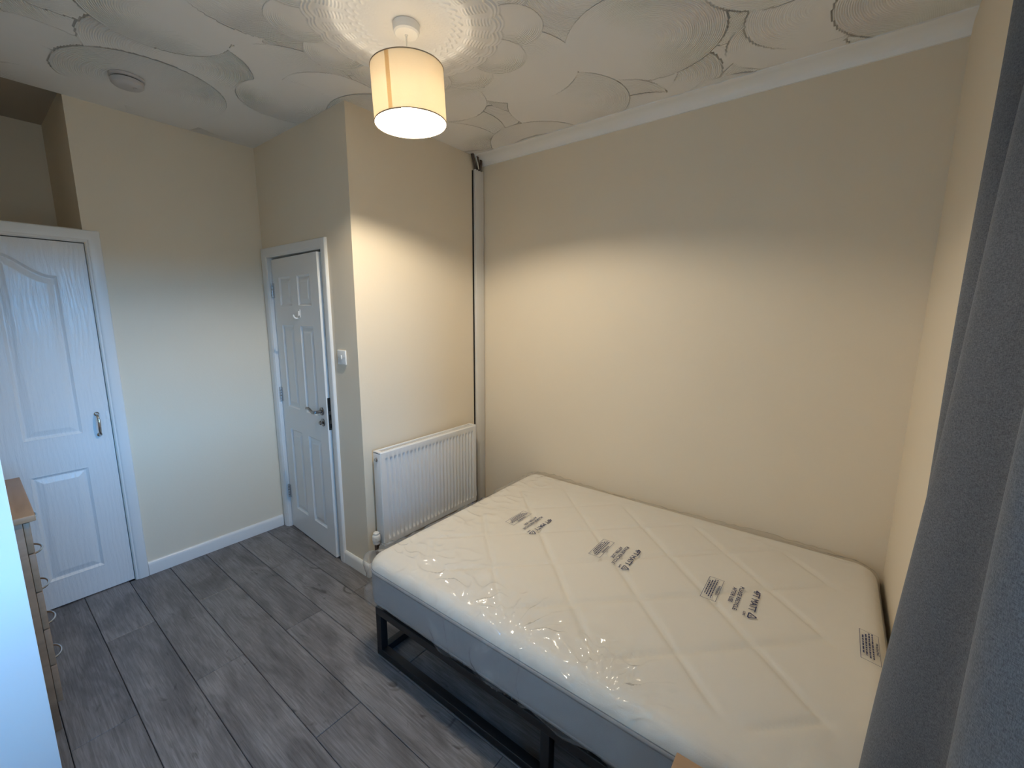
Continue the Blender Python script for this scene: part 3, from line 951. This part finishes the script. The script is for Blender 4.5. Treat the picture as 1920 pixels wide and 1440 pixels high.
# ================================================================== LIGHT SWITCH
sw = empty('light_switch', (XD, 2.327, 1.36), 'square white light switch right of the ajar door', 'light switch')
box('switch_plate', (XD-0.010, 2.284, 1.317), (XD-0.0003, 2.370, 1.403), M_PLASTIC, sw, 0.003)
box('rocker', (XD-0.0145, 2.322, 1.350), (XD-0.0095, 2.333, 1.374), M_PLASTIC, sw, 0.0015)
for y in (2.297, 2.357):
    lathe('screw', [(0.0035, 0), (0.0035, 0.0012)], (XD-0.0098, y, 1.360), M_CHROME, sw, axis=(-1, 0, 0), seg=12)

# ================================================================== CORNER TRUNKING AND PIPES
tk = empty('pipe_trunking', (2.40, YR, 0), 'white boxed pipe trunking rising in the corner beside the radiator', 'trunking')
box('casing', (2.362, YR-0.026, 0.086), (2.449, YR-0.0045, 2.618), M_TRUNK, tk, 0.0015)
box('gap_shade_strip', (2.352, YR-0.0042, 0.086), (2.4545, YR-0.0004, 2.612), M_GAP, tk)  # dark strip: shade of the gaps beside the casing, put in as colour
pb = empty('corner_pipe', (2.38, YR-0.015, 2.62), 'old dark pipes bending from the trunking into the ceiling corner', 'pipe')
for k, (dx, dy, top) in enumerate(((0.0, 0.0, -0.045), (0.024, -0.004, -0.020), (0.046, -0.002, 0.004))):
    x0 = 2.376+dx
    tube('pipe', [(x0, YR-0.017+dy, 2.612), (x0-0.004, YR-0.018+dy, 2.630), (x0+top*0.45, YR-0.020+dy, 2.665), (x0+top*0.8, YR-0.022+dy, 2.692), (x0+top, YR-0.024+dy, HC-0.001)],
         0.0095, M_PIPE, pb, seg=12)
tube('pipe_cable', [(2.388, YR-0.034, 2.620), (2.376, YR-0.035, 2.655), (2.360, YR-0.034, 2.690), (2.352, YR-0.030, HC-0.001)], 0.004, M_TRUNK, pb, seg=8)

# ================================================================== RADIATOR
rd = empty('radiator', (1.84, YR, 0.21), 'white panel radiator with vertical grooves between door corner and trunking', 'radiator')
RX0, RX1, RZ0, RZ1, RYF = 1.428, 2.262, 0.215, 0.808, YR-0.104
def rad_front():
    n_gr = 25
    margin = 0.028
    pitch = (RX1-RX0-2*margin)/n_gr
    xs = np.linspace(RX0, RX1, 25*14+1)
    zs = np.array([RZ0, RZ0+0.004, RZ0+0.034, RZ0+0.040, RZ0+0.055, RZ0+0.062, 0.4, 0.6, RZ1-0.062, RZ1-0.055, RZ1-0.040, RZ1-0.034, RZ1-0.004, RZ1])
    mz = np.array([0, 0, 0, 0.15, 0.9, 1, 1, 1, 1, 0.9, 0.15, 0, 0, 0])
    ed = np.array([0.004, 0, 0, 0, 0, 0, 0, 0, 0, 0, 0, 0, 0, 0.004])
    X, Z = np.meshgrid(xs, zs, indexing='ij')
    t = ((X-RX0-margin)/pitch) % 1.0
    inside = (X > RX0+margin) & (X < RX1-margin)
    g = np.clip((0.33-np.abs(t-0.5))/0.10, 0, 1)*inside
    Y = RYF + 0.0135*g*mz[None, :] + ed[None, :] + 0.004*((X < RX0+0.003) | (X > RX1-0.003))
    V = np.stack([X, Y, Z], -1)
    o = grid_mesh('front_panel', V, len(xs), len(zs), M_RAD, rd, smooth=True)
    o.data.set_sharp_from_angle(angle=math.radians(35))
    return o
rad_front()
box('back_panel', (RX0+0.004, YR-0.042, RZ0), (RX1-0.004, YR-0.036, RZ1-0.012), M_RAD, rd)
for x0, x1 in ((RX0, RX0+0.0035), (RX1-0.0035, RX1)):
    box('side_panel', (x0, RYF+0.0042, RZ0+0.01), (x1, YR-0.034, RZ1-0.003), M_RAD, rd, 0.001)
box('convector_core', (RX0+0.02, RYF+0.018, RZ0+0.02), (RX1-0.02, YR-0.044, RZ1-0.03), M_RADIN, rd)
boxes('grille_rim', [((RX0, RYF+0.003, RZ1-0.010), (RX1, RYF+0.018, RZ1+0.0025)), ((RX0, YR-0.046, RZ1-0.010), (RX1, YR-0.034, RZ1+0.0025)),
                     ((RX0, RYF+0.018, RZ1-0.010), (RX0+0.022, YR-0.046, RZ1+0.0025)), ((RX1-0.022, RYF+0.018, RZ1-0.010), (RX1, YR-0.046, RZ1+0.0025))], M_RAD, rd, 0.002)
lst = []
x = RX0+0.030
while x < RX1-0.026:
    lst.append(((x, RYF+0.018, RZ1-0.010), (x+0.0032, YR-0.046, RZ1-0.003)))
    x += 0.0095
gr = boxes('top_grille', lst, M_RAD, rd)
gr['kind'] = 'stuff'
for z in (RZ0+0.08, RZ1-0.12):
    for x in (RX0+0.15, RX1-0.15):
        box('bracket', (x-0.02, YR-0.036, z-0.03), (x+0.02, YR-0.0004, z+0.03), M_RAD, rd)
lathe('blanking_plug', [(0.013, 0), (0.013, 0.006), (0.008, 0.008), (0.008, 0.012)], (RX0-0.0002, YR-0.066, RZ1-0.045), M_CHROME, rd, axis=(-1, 0, 0), seg=20)
vx = RX0-0.028
vl = empty('thermostatic_valve', (vx, YR-0.066, 0.19)); vl.parent = rd; vl.location = WL[vl.name]-WL[rd.name]
lathe('valve_body', [(0.011, -0.03), (0.013, -0.025), (0.013, 0.020), (0.011, 0.030)], (vx, YR-0.066, 0.205), M_BRASS, vl, seg=20)
tube('valve_arm', [(vx, YR-0.066, 0.225), (RX0+0.002, YR-0.066, 0.225)], 0.010, M_CHROME, vl, seg=14)
hd_ = lathe('valve_head', [(0.016, 0.030), (0.021, 0.036), (0.021, 0.052), (0.024, 0.056), (0.0245, 0.080), (0.022, 0.088), (0.018, 0.092), (0.018, 0.102), (0.012, 0.108), (0.003, 0.109)],
            (vx, YR-0.066, 0.205), M_PLASTIC, vl, seg=28)
boxes('grip_ribs', [((vx-0.026, YR-0.068, 0.262), (vx-0.0235, YR-0.064, 0.284)), ((vx-0.002, YR-0.092, 0.262), (vx+0.002, YR-0.0895, 0.284)),
                    ((vx-0.019, YR-0.086, 0.262), (vx-0.0155, YR-0.0825, 0.284))], M_PLASTIC, vl)
tube('supply_pipe', [(vx, YR-0.066, 0.185), (vx, YR-0.066, 0.001)], 0.0075, M_BRASS, vl, seg=12)
lo_ = empty('lockshield_valve', (RX1+0.025, YR-0.066, 0.19)); lo_.parent = rd; lo_.location = WL[lo_.name]-WL[rd.name]
lathe('valve_body', [(0.011, -0.03), (0.013, -0.02), (0.013, 0.03), (0.010, 0.035)], (RX1+0.025, YR-0.066, 0.205), M_BRASS, lo_, seg=20)
lathe('valve_cap', [(0.0125, 0.03), (0.0125, 0.065), (0.009, 0.072)], (RX1+0.025, YR-0.066, 0.205), M_PLASTIC, lo_, seg=20)
tube('valve_arm', [(RX1+0.025, YR-0.066, 0.225), (RX1-0.002, YR-0.066, 0.225)], 0.010, M_CHROME, lo_, seg=14)
tube('return_pipe', [(RX1+0.025, YR-0.066, 0.185), (RX1+0.025, YR-0.066, 0.001)], 0.0075, M_BRASS, lo_, seg=12)

# ================================================================== BED FRAME
bd = empty('bed_frame', (1.74, 0.68, 0), 'black square-tube metal bed frame standing on a floor rail', 'bed frame')
BX0, BX1, BY0, BY1 = 1.048, 2.425, -0.245, 1.612
Q = 0.036
BZ = 0.250
def leg(x, y): box('leg', (x, y, Q), (x+Q, y+Q, BZ-Q), M_BLACK, bd, 0.002)
ym = 0.655-Q/2
for x in (BX0, BX1-Q):
    for y in (BY0, ym, BY1-Q):
        leg(x, y)
for z0 in (0.0005, BZ-Q):
    for x in (BX0, BX1-Q):
        box('side_rail', (x, BY0, z0), (x+Q, BY1, z0+Q), M_BLACK, bd, 0.002)
    for y in (BY0, BY1-Q):
        box('end_rail', (BX0+Q, y, z0), (BX1-Q, y+Q, z0+Q), M_BLACK, bd, 0.002)
box('centre_rail', (1.72, BY0+Q, BZ-Q-0.02), (1.756, BY1-Q, BZ-0.014), M_BLACK, bd, 0.002)
ns = 12
for k in range(ns):
    y = BY0+0.06+(BY1-BY0-0.17)*k/(ns-1)
    box('slat', (BX0+Q+0.001, y, BZ-0.013), (BX1-Q-0.001, y+0.055, BZ-0.001), M_SLAT, bd)

# ================================================================== MATTRESS
MX0, MX1, MY0, MY1, MZ0, MZ1 = 1.036, 2.436, -0.247, 1.668, 0.2505, 0.501
mt = empty('mattress', ((MX0+MX1)/2, (MY0+MY1)/2, MZ0), 'white quilted double mattress still wrapped in clear plastic on the bed', 'mattress')

def rbox_pts(lo, hi, r, nx, ny, nz, rp=0.10):
    """closed rounded-box shell as six grids of points -> dict of (array, ni, nj, normalish)"""
    lo, hi = np.array(lo), np.array(hi)
    def uni(a, b, n, r):
        t = np.linspace(0, 1, n)
        # extra rows close to the ends so the round edge is smooth
        e = np.concatenate([a+r*np.linspace(0, 1, 7)[:-1], np.linspace(a+r, b-r, n), b-r+r*np.linspace(0, 1, 7)[1:]])
        return e
    xs, ys, zs = uni(lo[0], hi[0], nx, r), uni(lo[1], hi[1], ny, r), uni(lo[2], hi[2], nz, r)
    return xs, ys, zs

def round_map(P, lo, hi, r, rp):
    """push points of a sharp box onto one with rounded plan corners rp and rounded edges r"""
    P = P.copy()
    lo, hi = np.array(lo), np.array(hi)
    # plan corners
    q = np.clip(P[:, :2], lo[:2]+rp, hi[:2]-rp)
    d = P[:, :2]-q
    L = np.maximum(np.linalg.norm(d, axis=1), 1e-9)
    mx = np.max(np.abs(d), axis=1)
    both = (np.abs(d) > 1e-9).all(1)
    s = np.where(both, mx/L, 1.0)
    P[:, :2] = q+d*s[:, None]
    # distance to the plan outline (positive inside), outward direction
    d = P[:, :2]-q
    L = np.linalg.norm(d, axis=1)
    inset = rp-L                                     # 0 on the outline
    out = np.where(L[:, None] > 1e-9, d/np.maximum(L, 1e-9)[:, None], 0)
    # edge rounding in the (inset, z) plane
    zt = P[:, 2]
    zc = np.clip(zt, lo[2]+r, hi[2]-r)
    a = np.clip(r-inset, 0, r); b = zt-zc
    m2 = np.maximum(a, np.abs(b)); l2 = np.maximum(np.hypot(a, b), 1e-9)
    k = np.where((a > 0) & (np.abs(b) > 0), m2/l2, 1.0)
    P[:, :2] += out*((a*k-a))[:, None]
    P[:, 2] = zc+b*k
    N = np.concatenate([out*(a/np.maximum(l2, 1e-9))[:, None], (b/np.maximum(l2, 1e-9))[:, None]], 1)
    return P, N

def shell(lo, hi, r, rp, step):
    lo, hi = np.array(lo), np.array(hi)
    def ax(a, b, st):
        n = max(3, int((b-a-2*r)/st))
        return np.concatenate([a+r*np.linspace(0, 1, 7)[:-1], np.linspace(a+r, b-r, n), b-r+r*np.linspace(0, 1, 7)[1:]])
    xs, ys, zs = ax(lo[0], hi[0], step), ax(lo[1], hi[1], step), ax(lo[2], hi[2], step)
    out = {}
    X, Y = np.meshgrid(xs, ys, indexing='ij')
    out['top'] = (np.stack([X, Y, np.full_like(X, hi[2])], -1), len(xs), len(ys))
    out['bottom'] = (np.stack([X, Y, np.full_like(X, lo[2])], -1)[:, ::-1], len(xs), len(ys))
    # side wall as one closed band
    per = [(x, lo[1]) for x in xs[:-1]]+[(hi[0], y) for y in ys[:-1]]+[(x, hi[1]) for x in xs[:0:-1]]+[(lo[0], y) for y in ys[:0:-1]]
    per = np.array(per)
    B = np.zeros((len(zs), len(per), 3))
    B[:, :, 0] = per[None, :, 0]; B[:, :, 1] = per[None, :, 1]; B[:, :, 2] = zs[:, None]
    out['side'] = (B, len(zs), len(per))
    return out

def join_shell(parts_idx, name, material, parent, weld=1e-4):
    bm = bmesh.new()
    for V, ni, nj, closed in parts_idx:
        V = V.reshape(-1, 3)
        vs_ = [bm.verts.new(p) for p in V]
        for i in range(ni-1):
            for j in range(nj if closed else nj-1):
                j2 = (j+1) % nj
                bm.faces.new((vs_[i*nj+j], vs_[(i+1)*nj+j], vs_[(i+1)*nj+j2], vs_[i*nj+j2]))
    bmesh.ops.remove_doubles(bm, verts=bm.verts, dist=weld)
    return from_bm(name, bm, material, parent, smooth=True)

MLO, MHI = (MX0, MY0, MZ0), (MX1, MY1, MZ1)
MR, MRP = 0.062, 0.085
def quilt(X, Y):
    u = (X-0.95*Y-1.035)/0.385; v = (X+0.97*Y-1.66)/0.39
    a = np.abs(np.sin(np.pi*u)); b = np.abs(np.sin(np.pi*v))
    a2 = np.clip(a/0.22, 0, 1); b2 = np.clip(b/0.22, 0, 1)
    e = np.minimum(np.minimum(X-MX0, MX1-X), np.minimum(Y-MY0, MY1-Y))
    mask = np.clip((e-0.13)/0.05, 0, 1)
    val = (a2*(2-a2))*(b2*(2-b2))
    return 0.013*(val*mask + (1-mask)*0.85) - 0.013

def vnoise(X, Y, s, seed=0.0):
    return np.array([mnoise.noise(Vector((x*s+seed, y*s-seed, seed))) for x, y in zip(X.ravel(), Y.ravel())]).reshape(X.shape)

sh = shell(MLO, MHI, MR, MRP, 0.012)
top, ni, nj = sh['top']
P, N = round_map(top.reshape(-1, 3), MLO, MHI, MR, MRP)
P[:, 2] += quilt(P[:, 0], P[:, 1])*np.clip(N[:, 2]*0+1, 0, 1)*(np.minimum.reduce([P[:, 0]-MX0, MX1-P[:, 0], P[:, 1]-MY0, MY1-P[:, 1]]) > 0.03)
grid_mesh('quilted_top', P, ni, nj, M_MATT, mt)
side, si, sj = sh['side']
P, N = round_map(side.reshape(-1, 3), MLO, MHI, MR, MRP)
g = P.reshape(si, sj, 3)
kz = int(np.argmax(side.reshape(si, sj, 3)[:, 0, 2] >= MZ1-MR+0.004))
grid_mesh('border', g[:kz+1], kz+1, sj, M_MATTSIDE, mt, closed_j=True)
grid_mesh('rolled_edge', g[kz:], si-kz, sj, M_MATT, mt, closed_j=True)
bot, bi, bj = sh['bottom']
P, N = round_map(bot.reshape(-1, 3), MLO, MHI, MR, MRP)
grid_mesh('underside', P, bi, bj, M_MATTSIDE, mt)
# taped edges
for zz, nm in ((MZ1-MR-0.002, 'edge_tape'), (MZ0+0.030, 'edge_tape')):
    per = side.reshape(si, sj, 3)[0].copy(); per[:, 2] = zz
    P, N = round_map(per, MLO, MHI, MR, MRP)
    out_ = N[:, :2]/np.maximum(np.linalg.norm(N[:, :2], axis=1), 1e-6)[:, None]
    rings = []
    for k in range(6):
        a = 2*math.pi*k/6
        q = P.copy(); q[:, :2] += out_*(0.0035*math.cos(a)); q[:, 2] += 0.009*math.sin(a)
        rings.append(q)
    rings.append(rings[0])
    grid_mesh(nm, np.array(rings), 7, sj, M_TAPE, mt, closed_j=True)

# ---- clear plastic wrap around it
FO = 0.006
FLO = (MX0-FO, MY0-FO, MZ0+0.0005); FHI = (MX1+FO, MY1+FO, MZ1+0.004)
GA = (MX0, 0.80)                      # gather on the near edge where the folds meet
def wrinkle(P):
    """height of creases in the film at points P (n,3)"""
    x, y, z = P[:, 0], P[:, 1], P[:, 2]
    h = np.zeros(len(P))
    n1 = np.array([mnoise.noise(Vector((a*3.1, b*3.7, c*6))) for a, b, c in P])
    n2 = np.array([mnoise.noise(Vector((a*9+5, b*6+1, c*9))) for a, b, c in P])
    n3 = np.array([mnoise.noise(Vector((a*19+2, b*13+7, c*17))) for a, b, c in P])
    near = np.exp(-((x-MX0)/0.22)**2)                 # more slack along the near edge
    far = np.exp(-((MX1-x)/0.10)**2)
    end = np.exp(-((MY1-y)/0.22)**2)
    patch = np.clip(0.55+1.6*np.array([mnoise.noise(Vector((b*2.3+4, a*3, 0.5))) for a, b, c in P]), 0.1, 1.4)
    slack = 0.10+1.0*near*patch+0.5*far+0.7*end
    up_ = 0.35+0.65*np.clip((z-0.44)/0.04, 0, 1)
    h += slack*up_*(0.0080*(1-np.abs(n2)*2.2)+0.0040*n1+0.0105*np.clip(1-np.abs(n3)*3.2, -0.5, 1))
    # folds fanning out from gathers on the near edge
    for gx, gy, rad, am, ph, nf in ((MX0+0.02, 0.80, 0.36, 0.0190, 0.0, 13), (MX0+0.0, 0.46, 0.30, 0.0180, 1.7, 15), (MX0+0.03, 1.05, 0.24, 0.0160, 0.6, 11)):
        d = np.hypot(x-gx, (y-gy))
        th = np.arctan2(y-gy, x-gx+1e-6)
        fan = (0.5+0.5*np.cos(nf*th+ph+5*n1))**3
        h += am*fan*np.clip(d/0.11, 0, 1)*np.exp(-(d/rad)**2*2.2)*1.3
    # a long loose pleat of film lying against the bed wall
    h += 0.020*np.exp(-((MX1-0.012-x)/0.010)**2)*(0.5+0.5*np.sin(y*4.1+1.0))*(z > 0.45)
    return np.clip(h, -0.001, 0.034)

def film_point(P):
    Q_, N_ = round_map(P, FLO, FHI, MR+0.004, MRP+0.004)
    w = wrinkle(Q_)
    # loose corner hanging out by the radiator
    loose = np.exp(-(((Q_[:, 0]-FLO[0])/0.11)**2+((Q_[:, 1]-FHI[1])/0.13)**2))
    ln = np.linalg.norm(N_, axis=1)
    N_ = N_/np.maximum(ln, 1e-6)[:, None]
    flat = ln < 1e-6
    N_[flat] = (0, 0, 1)
    bulge = loose*(0.008+0.026*np.abs(np.sin(Q_[:, 2]*17+Q_[:, 1]*9+0.7)))
    Q_ = Q_+N_*(w)[:, None]
    Q_[:, :2] += N_[:, :2]*bulge[:, None]
    # bed-wall and bottom limits
    Q_[:, 0] = np.minimum(Q_[:, 0], XB-0.004)
    sag = np.clip((MZ0+0.035-Q_[:, 2])/0.03, 0, 1)
    return Q_
fs = shell(FLO, FHI, MR+0.004, MRP+0.004, 0.0075)
pw_top, ti, tj = fs['top']
pw_side, si2, sj2 = fs['side']
Pt = film_point(pw_top.reshape(-1, 3))
Ps = film_point(pw_side.reshape(-1, 3))
film = join_shell([(Pt, ti, tj, False), (Ps, si2, sj2, True)], 'plastic_wrap', M_FILM, mt, weld=0.0006)
tag(film, 'clear glossy plastic wrapping with blue printed notices')

# ---- blue print on the film
def text_pts(body, size):
    cu = bpy.data.curves.new('print_text', 'FONT')
    cu.body = body
    cu.size = size
    cu.resolution_u = 3
    cu.align_x = 'CENTER'
    ob = bpy.data.objects.new('print_text', cu)
    COL.objects.link(ob)
    dg = bpy.context.evaluated_depsgraph_get()
    me = bpy.data.meshes.new_from_object(ob.evaluated_get(dg))
    V = np.array([v.co[:] for v in me.vertices]).reshape(-1, 3)
    F_ = [tuple(p.vertices) for p in me.polygons]
    bpy.data.objects.remove(ob); bpy.data.curves.remove(cu); bpy.data.meshes.remove(me)
    return V, F_

def print_notice(yc):
    """yc: y of the big text line; reading direction -x, tops towards -y"""
    pieces = {}
    cur = [None]
    def start(nm):
        pieces[nm] = ([], [])
        cur[0] = nm
    def add(V, F_):
        verts, faces = pieces[cur[0]]
        o0 = len(verts)
        verts.extend([tuple(v[:2]) for v in V])
        faces.extend([tuple(i+o0 for i in f) for f in F_])
    def put(body, size, cx, cy, width, bold=0.0):
        V, F_ = text_pts(body, size)
        wdt = V[:, 0].max()-V[:, 0].min()
        V[:, 0] = (V[:, 0]-(V[:, 0].max()+V[:, 0].min())/2)*width/wdt + cx
        V[:, 1] += cy
        add(V, F_)
        if bold:
            for dx_, dy_ in ((bold, 0), (0, bold), (bold, bold)):
                W_ = V.copy(); W_[:, 0] += dx_; W_[:, 1] += dy_
                add(W_, F_)
    def bar(x0, y0, x1, y1, nseg=8):
        for k in range(nseg):
            a, b = x0+(x1-x0)*k/nseg, x0+(x1-x0)*(k+1)/nseg
            add(np.array([(a, y0, 0), (b, y0, 0), (b, y1, 0), (a, y1, 0)]), [(0, 1, 2, 3)])
    start('size_print'); put('4FT MATT', 0.034, -0.020, -0.012, 0.150, 0.0012)
    start('recycle_print'); put('PLEASE RECYCLE', 0.021, 0.0, -0.062, 0.172, 0.0007)
    start('use_print'); put('AFTER USE', 0.021, -0.010, -0.085, 0.110, 0.0007)
    start('recycling_symbol')
    tc = (0.087, 0.003)
    tri = [(tc[0]+0.026*math.cos(a), tc[1]+0.024*math.sin(a)) for a in (math.pi/2, math.pi/2+2.094, math.pi/2+4.189)]
    rr = []
    for i in range(3):           # clipped corners
        p, q, s_ = np.array(tri[i]), np.array(tri[i-1]), np.array(tri[(i+1) % 3])
        rr += [tuple(p+(q-p)*0.16), tuple(p+(s_-p)*0.16)]
    inn = [tuple(np.array(tc)+(np.array(p)-np.array(tc))*0.66) for p in rr]
    add([(*p, 0) for p in rr+inn], [(i, (i+1) % 6, 6+(i+1) % 6, 6+i) for i in range(6)])
    put('4', 0.013, tc[0], tc[1]-0.005, 0.007, 0.0006)
    put('LDPE', 0.011, tc[0], tc[1]-0.028, 0.026, 0.0006)
    start('warning_print')
    bx0, bx1, by0, by1 = -0.083, 0.083, -0.180, -0.122
    t = 0.0016
    for a in ((bx0, by0, bx1, by0+t), (bx0, by1-t, bx1, by1)):
        bar(*a)
    for x in (bx0, bx1-t):
        bar(x, by0, x+t, by1, 1)
    put('WARNING', 0.012, 0.0, -0.135, 0.070, 0.0007)
    for k, (hw, cy) in enumerate(((0.072, -0.1445), (0.070, -0.1535), (0.060, -0.1625), (0.050, -0.1710))):
        x = -hw
        while x < hw-0.004:
            wd = random.uniform(0.006, 0.018)
            bar(x, cy-0.0022, min(hw, x+wd), cy+0.0022, 1)
            x += wd+0.0035
    for nm, (verts, faces) in pieces.items():
        A = np.array([(1.773-u, yc-w) for u, w in verts])
        if A[:, 1].mean() < FLO[1] or A[:, 1].mean() > FHI[1]+0.04:
            continue                       # would sit on the hidden end faces
        P = np.zeros((len(A), 3)); P[:, 0] = A[:, 0]; P[:, 2] = FHI[2]
        yy = A[:, 1].copy()
        over = yy > FHI[1]
        P[:, 1] = np.clip(yy, FLO[1], FHI[1])
        P[over, 2] = FHI[2]-(yy[over]-FHI[1])
        Qf = film_point(P)
        Qf[:, 2] += 0.0007
        Qf[over, 1] += 0.0012
        bm = bmesh.new()
        vv = [bm.verts.new(p) for p in Qf]
        for f in faces:
            try: bm.faces.new([vv[i] for i in f])
            except ValueError: pass
        from_bm(nm, bm, M_INK, film, recalc=False)
for yc in (0.158, 0.656, 1.156, 1.656, -0.345):
    print_notice(yc)

# ================================================================== CHEST OF DRAWERS
ch = empty('chest_of_drawers', (-0.13, 2.55, 0), 'narrow beech chest of five drawers with bow handles beyond the white wardrobe', 'chest of drawers')
CX0, CX1, CY0, CY1 = -0.36, 0.078, 2.266, 2.822
box('top_board', (CX0, CY0-0.012, 0.868), (CX1+0.016, CY1+0.012, 0.892), M_BEECHT, ch, 0.003)
for y0, y1 in ((CY0, CY0+0.016), (CY1-0.016, CY1)):
    box('side_panel', (CX0, y0, 0.0005), (CX1-0.018, y1, 0.868), M_BEECH, ch, 0.001)
box('back_panel', (CX0, CY0+0.016, 0.05), (CX0+0.006, CY1-0.016, 0.868), M_CARCASS, ch)
box('plinth', (CX1-0.05, CY0+0.016, 0.0005), (CX1-0.034, CY1-0.016, 0.112), M_BEECH, ch)
zz = [0.116, 0.278, 0.433, 0.588, 0.743, 0.866]
for a, b in zip(zz, zz[1:]):
    dr = box('drawer', (CX1-0.017, CY0+0.002, a+0.002), (CX1, CY1-0.002, b-0.003), M_BEECH, ch, 0.0015)
    box('drawer_box', (CX0+0.03, CY0+0.03, a+0.012), (CX1-0.017, CY1-0.03, b-0.03), M_CARCASS, dr)
    yc, zc = (CY0+CY1)/2-0.05, (a+b)/2+0.01
    arc = [(CX1-0.002+0.030*math.sin(math.pi*k/12), yc-0.055*math.cos(math.pi*k/12), zc) for k in range(13)]
    tube('handle', arc, 0.0038, M_CHROME, dr, seg=8)

# ================================================================== WARDROBE
wd = empty('wardrobe', (-0.25, 1.98, 0), 'plain white tall cupboard, its bright side panel filling the lower left edge', 'wardrobe')
GX, GY0, GY1 = 0.0305, 1.72, 2.236
box('side_panel', (-0.50, GY0, 0.0005), (GX, GY0+0.018, 1.95), M_WARD, wd, 0.001)
box('side_panel', (-0.50, GY1-0.018, 0.0005), (GX, GY1, 1.95), M_WARD, wd, 0.001)
box('top_panel', (-0.50, GY0+0.018, 1.932), (GX-0.018, GY1-0.018, 1.95), M_WARD, wd)
box('back_panel', (-0.50, GY0+0.018, 0.06), (-0.494, GY1-0.018, 1.932), M_WARD, wd)
box('bottom_panel', (-0.494, GY0+0.018, 0.06), (GX-0.018, GY1-0.018, 0.078), M_WARD, wd)
box('plinth', (GX-0.06, GY0+0.018, 0.0005), (GX-0.044, GY1-0.018, 0.06), M_WARD, wd)
box('wardrobe_door', (GX-0.017, GY0+0.020, 0.062), (GX, GY1-0.020, 1.930), M_WARD, wd, 0.001)

# ================================================================== BEDSIDE TABLE
bt = empty('bedside_table', (0.74, 0.06, 0), 'small beech bedside table, one corner of its top showing beside the mattress', 'bedside table')
TX0, TX1, TY0, TY1 = 0.56, 0.930, -0.062, 0.207
box('table_top', (TX0, TY0, 0.563), (TX1, TY1, 0.585), M_BEECHT, bt, 0.002)
for y0, y1 in ((TY0+0.01, TY0+0.026), (TY1-0.026, TY1-0.01)):
    box('side_panel', (TX0+0.018, y0, 0.0005), (TX1-0.01, y1, 0.563), M_BEECH, bt, 0.001)
box('back_panel', (TX1-0.018, TY0+0.026, 0.03), (TX1-0.012, TY1-0.026, 0.563), M_BEECH, bt)
for a, b in ((0.06, 0.222), (0.226, 0.388), (0.392, 0.558)):
    dr = box('drawer', (TX0+0.001, TY0+0.011, a), (TX0+0.017, TY1-0.011, b), M_BEECH, bt, 0.001)
    yc, zc = (TY0+TY1)/2, (a+b)/2
    tube('handle', [(TX0+0.002-0.026*math.sin(math.pi*k/10), yc-0.045*math.cos(math.pi*k/10), zc) for k in range(11)], 0.0038, M_CHROME, dr, seg=8)

# ================================================================== CURTAIN
ct = empty('curtain', (1.05, YW+0.05, 0.545), 'grey blue woven curtain hanging in deep folds at the right edge', 'curtain')
def curtain():
    zs = np.linspace(0.545, 2.33, 80)
    S = np.linspace(0, 1, 300)
    x0, x1 = 1.36, 0.615
    def bump(t):
        return math.cos(t*math.pi/2)**2 if abs(t) < 1 else 0.0
    V = []
    for z in zs:
        a1 = 0.137-0.046*z
        row = []
        for s in S:
            x = x0+(x1-x0)*s
            y = -0.252 + a1*bump((x-1.150)/0.140) + (0.070+0.004*math.sin(z*2.3))*bump((x-0.750)/0.125) + 0.05*bump((x-1.36)/0.10)
            y += 0.0025*math.sin(z*5+x*9) + 0.0015*math.sin(x*75+z*2)
            xx = x + 0.004*math.sin(z*3.1+s*7)
            row.append((xx, max(y, YW+0.012), z))
        V.append(row)
    o = grid_mesh('curtain_cloth', np.array(V), len(zs), len(S), M_CURTAIN, ct)
    md = o.modifiers.new('thickness', 'SOLIDIFY'); md.thickness = 0.003; md.offset = 0
    return o
curtain()
boxes('heading_tape', [((0.615, YW+0.036, 2.305), (1.36, YW+0.040, 2.350))], M_CURTAIN, ct)
pole = empty('curtain_pole', (0.44, YW+0.04, 2.362), 'plain curtain pole above the window', 'curtain pole')
tube('pole', [(-0.54, YW+0.04, 2.362), (1.42, YW+0.04, 2.362)], 0.012, M_CHROME, pole, seg=16)
for x in (-0.50, 1.39):
    tube('pole_bracket', [(x, YW+0.04, 2.362), (x, YW+0.0005, 2.362)], 0.008, M_CHROME, pole, seg=10)
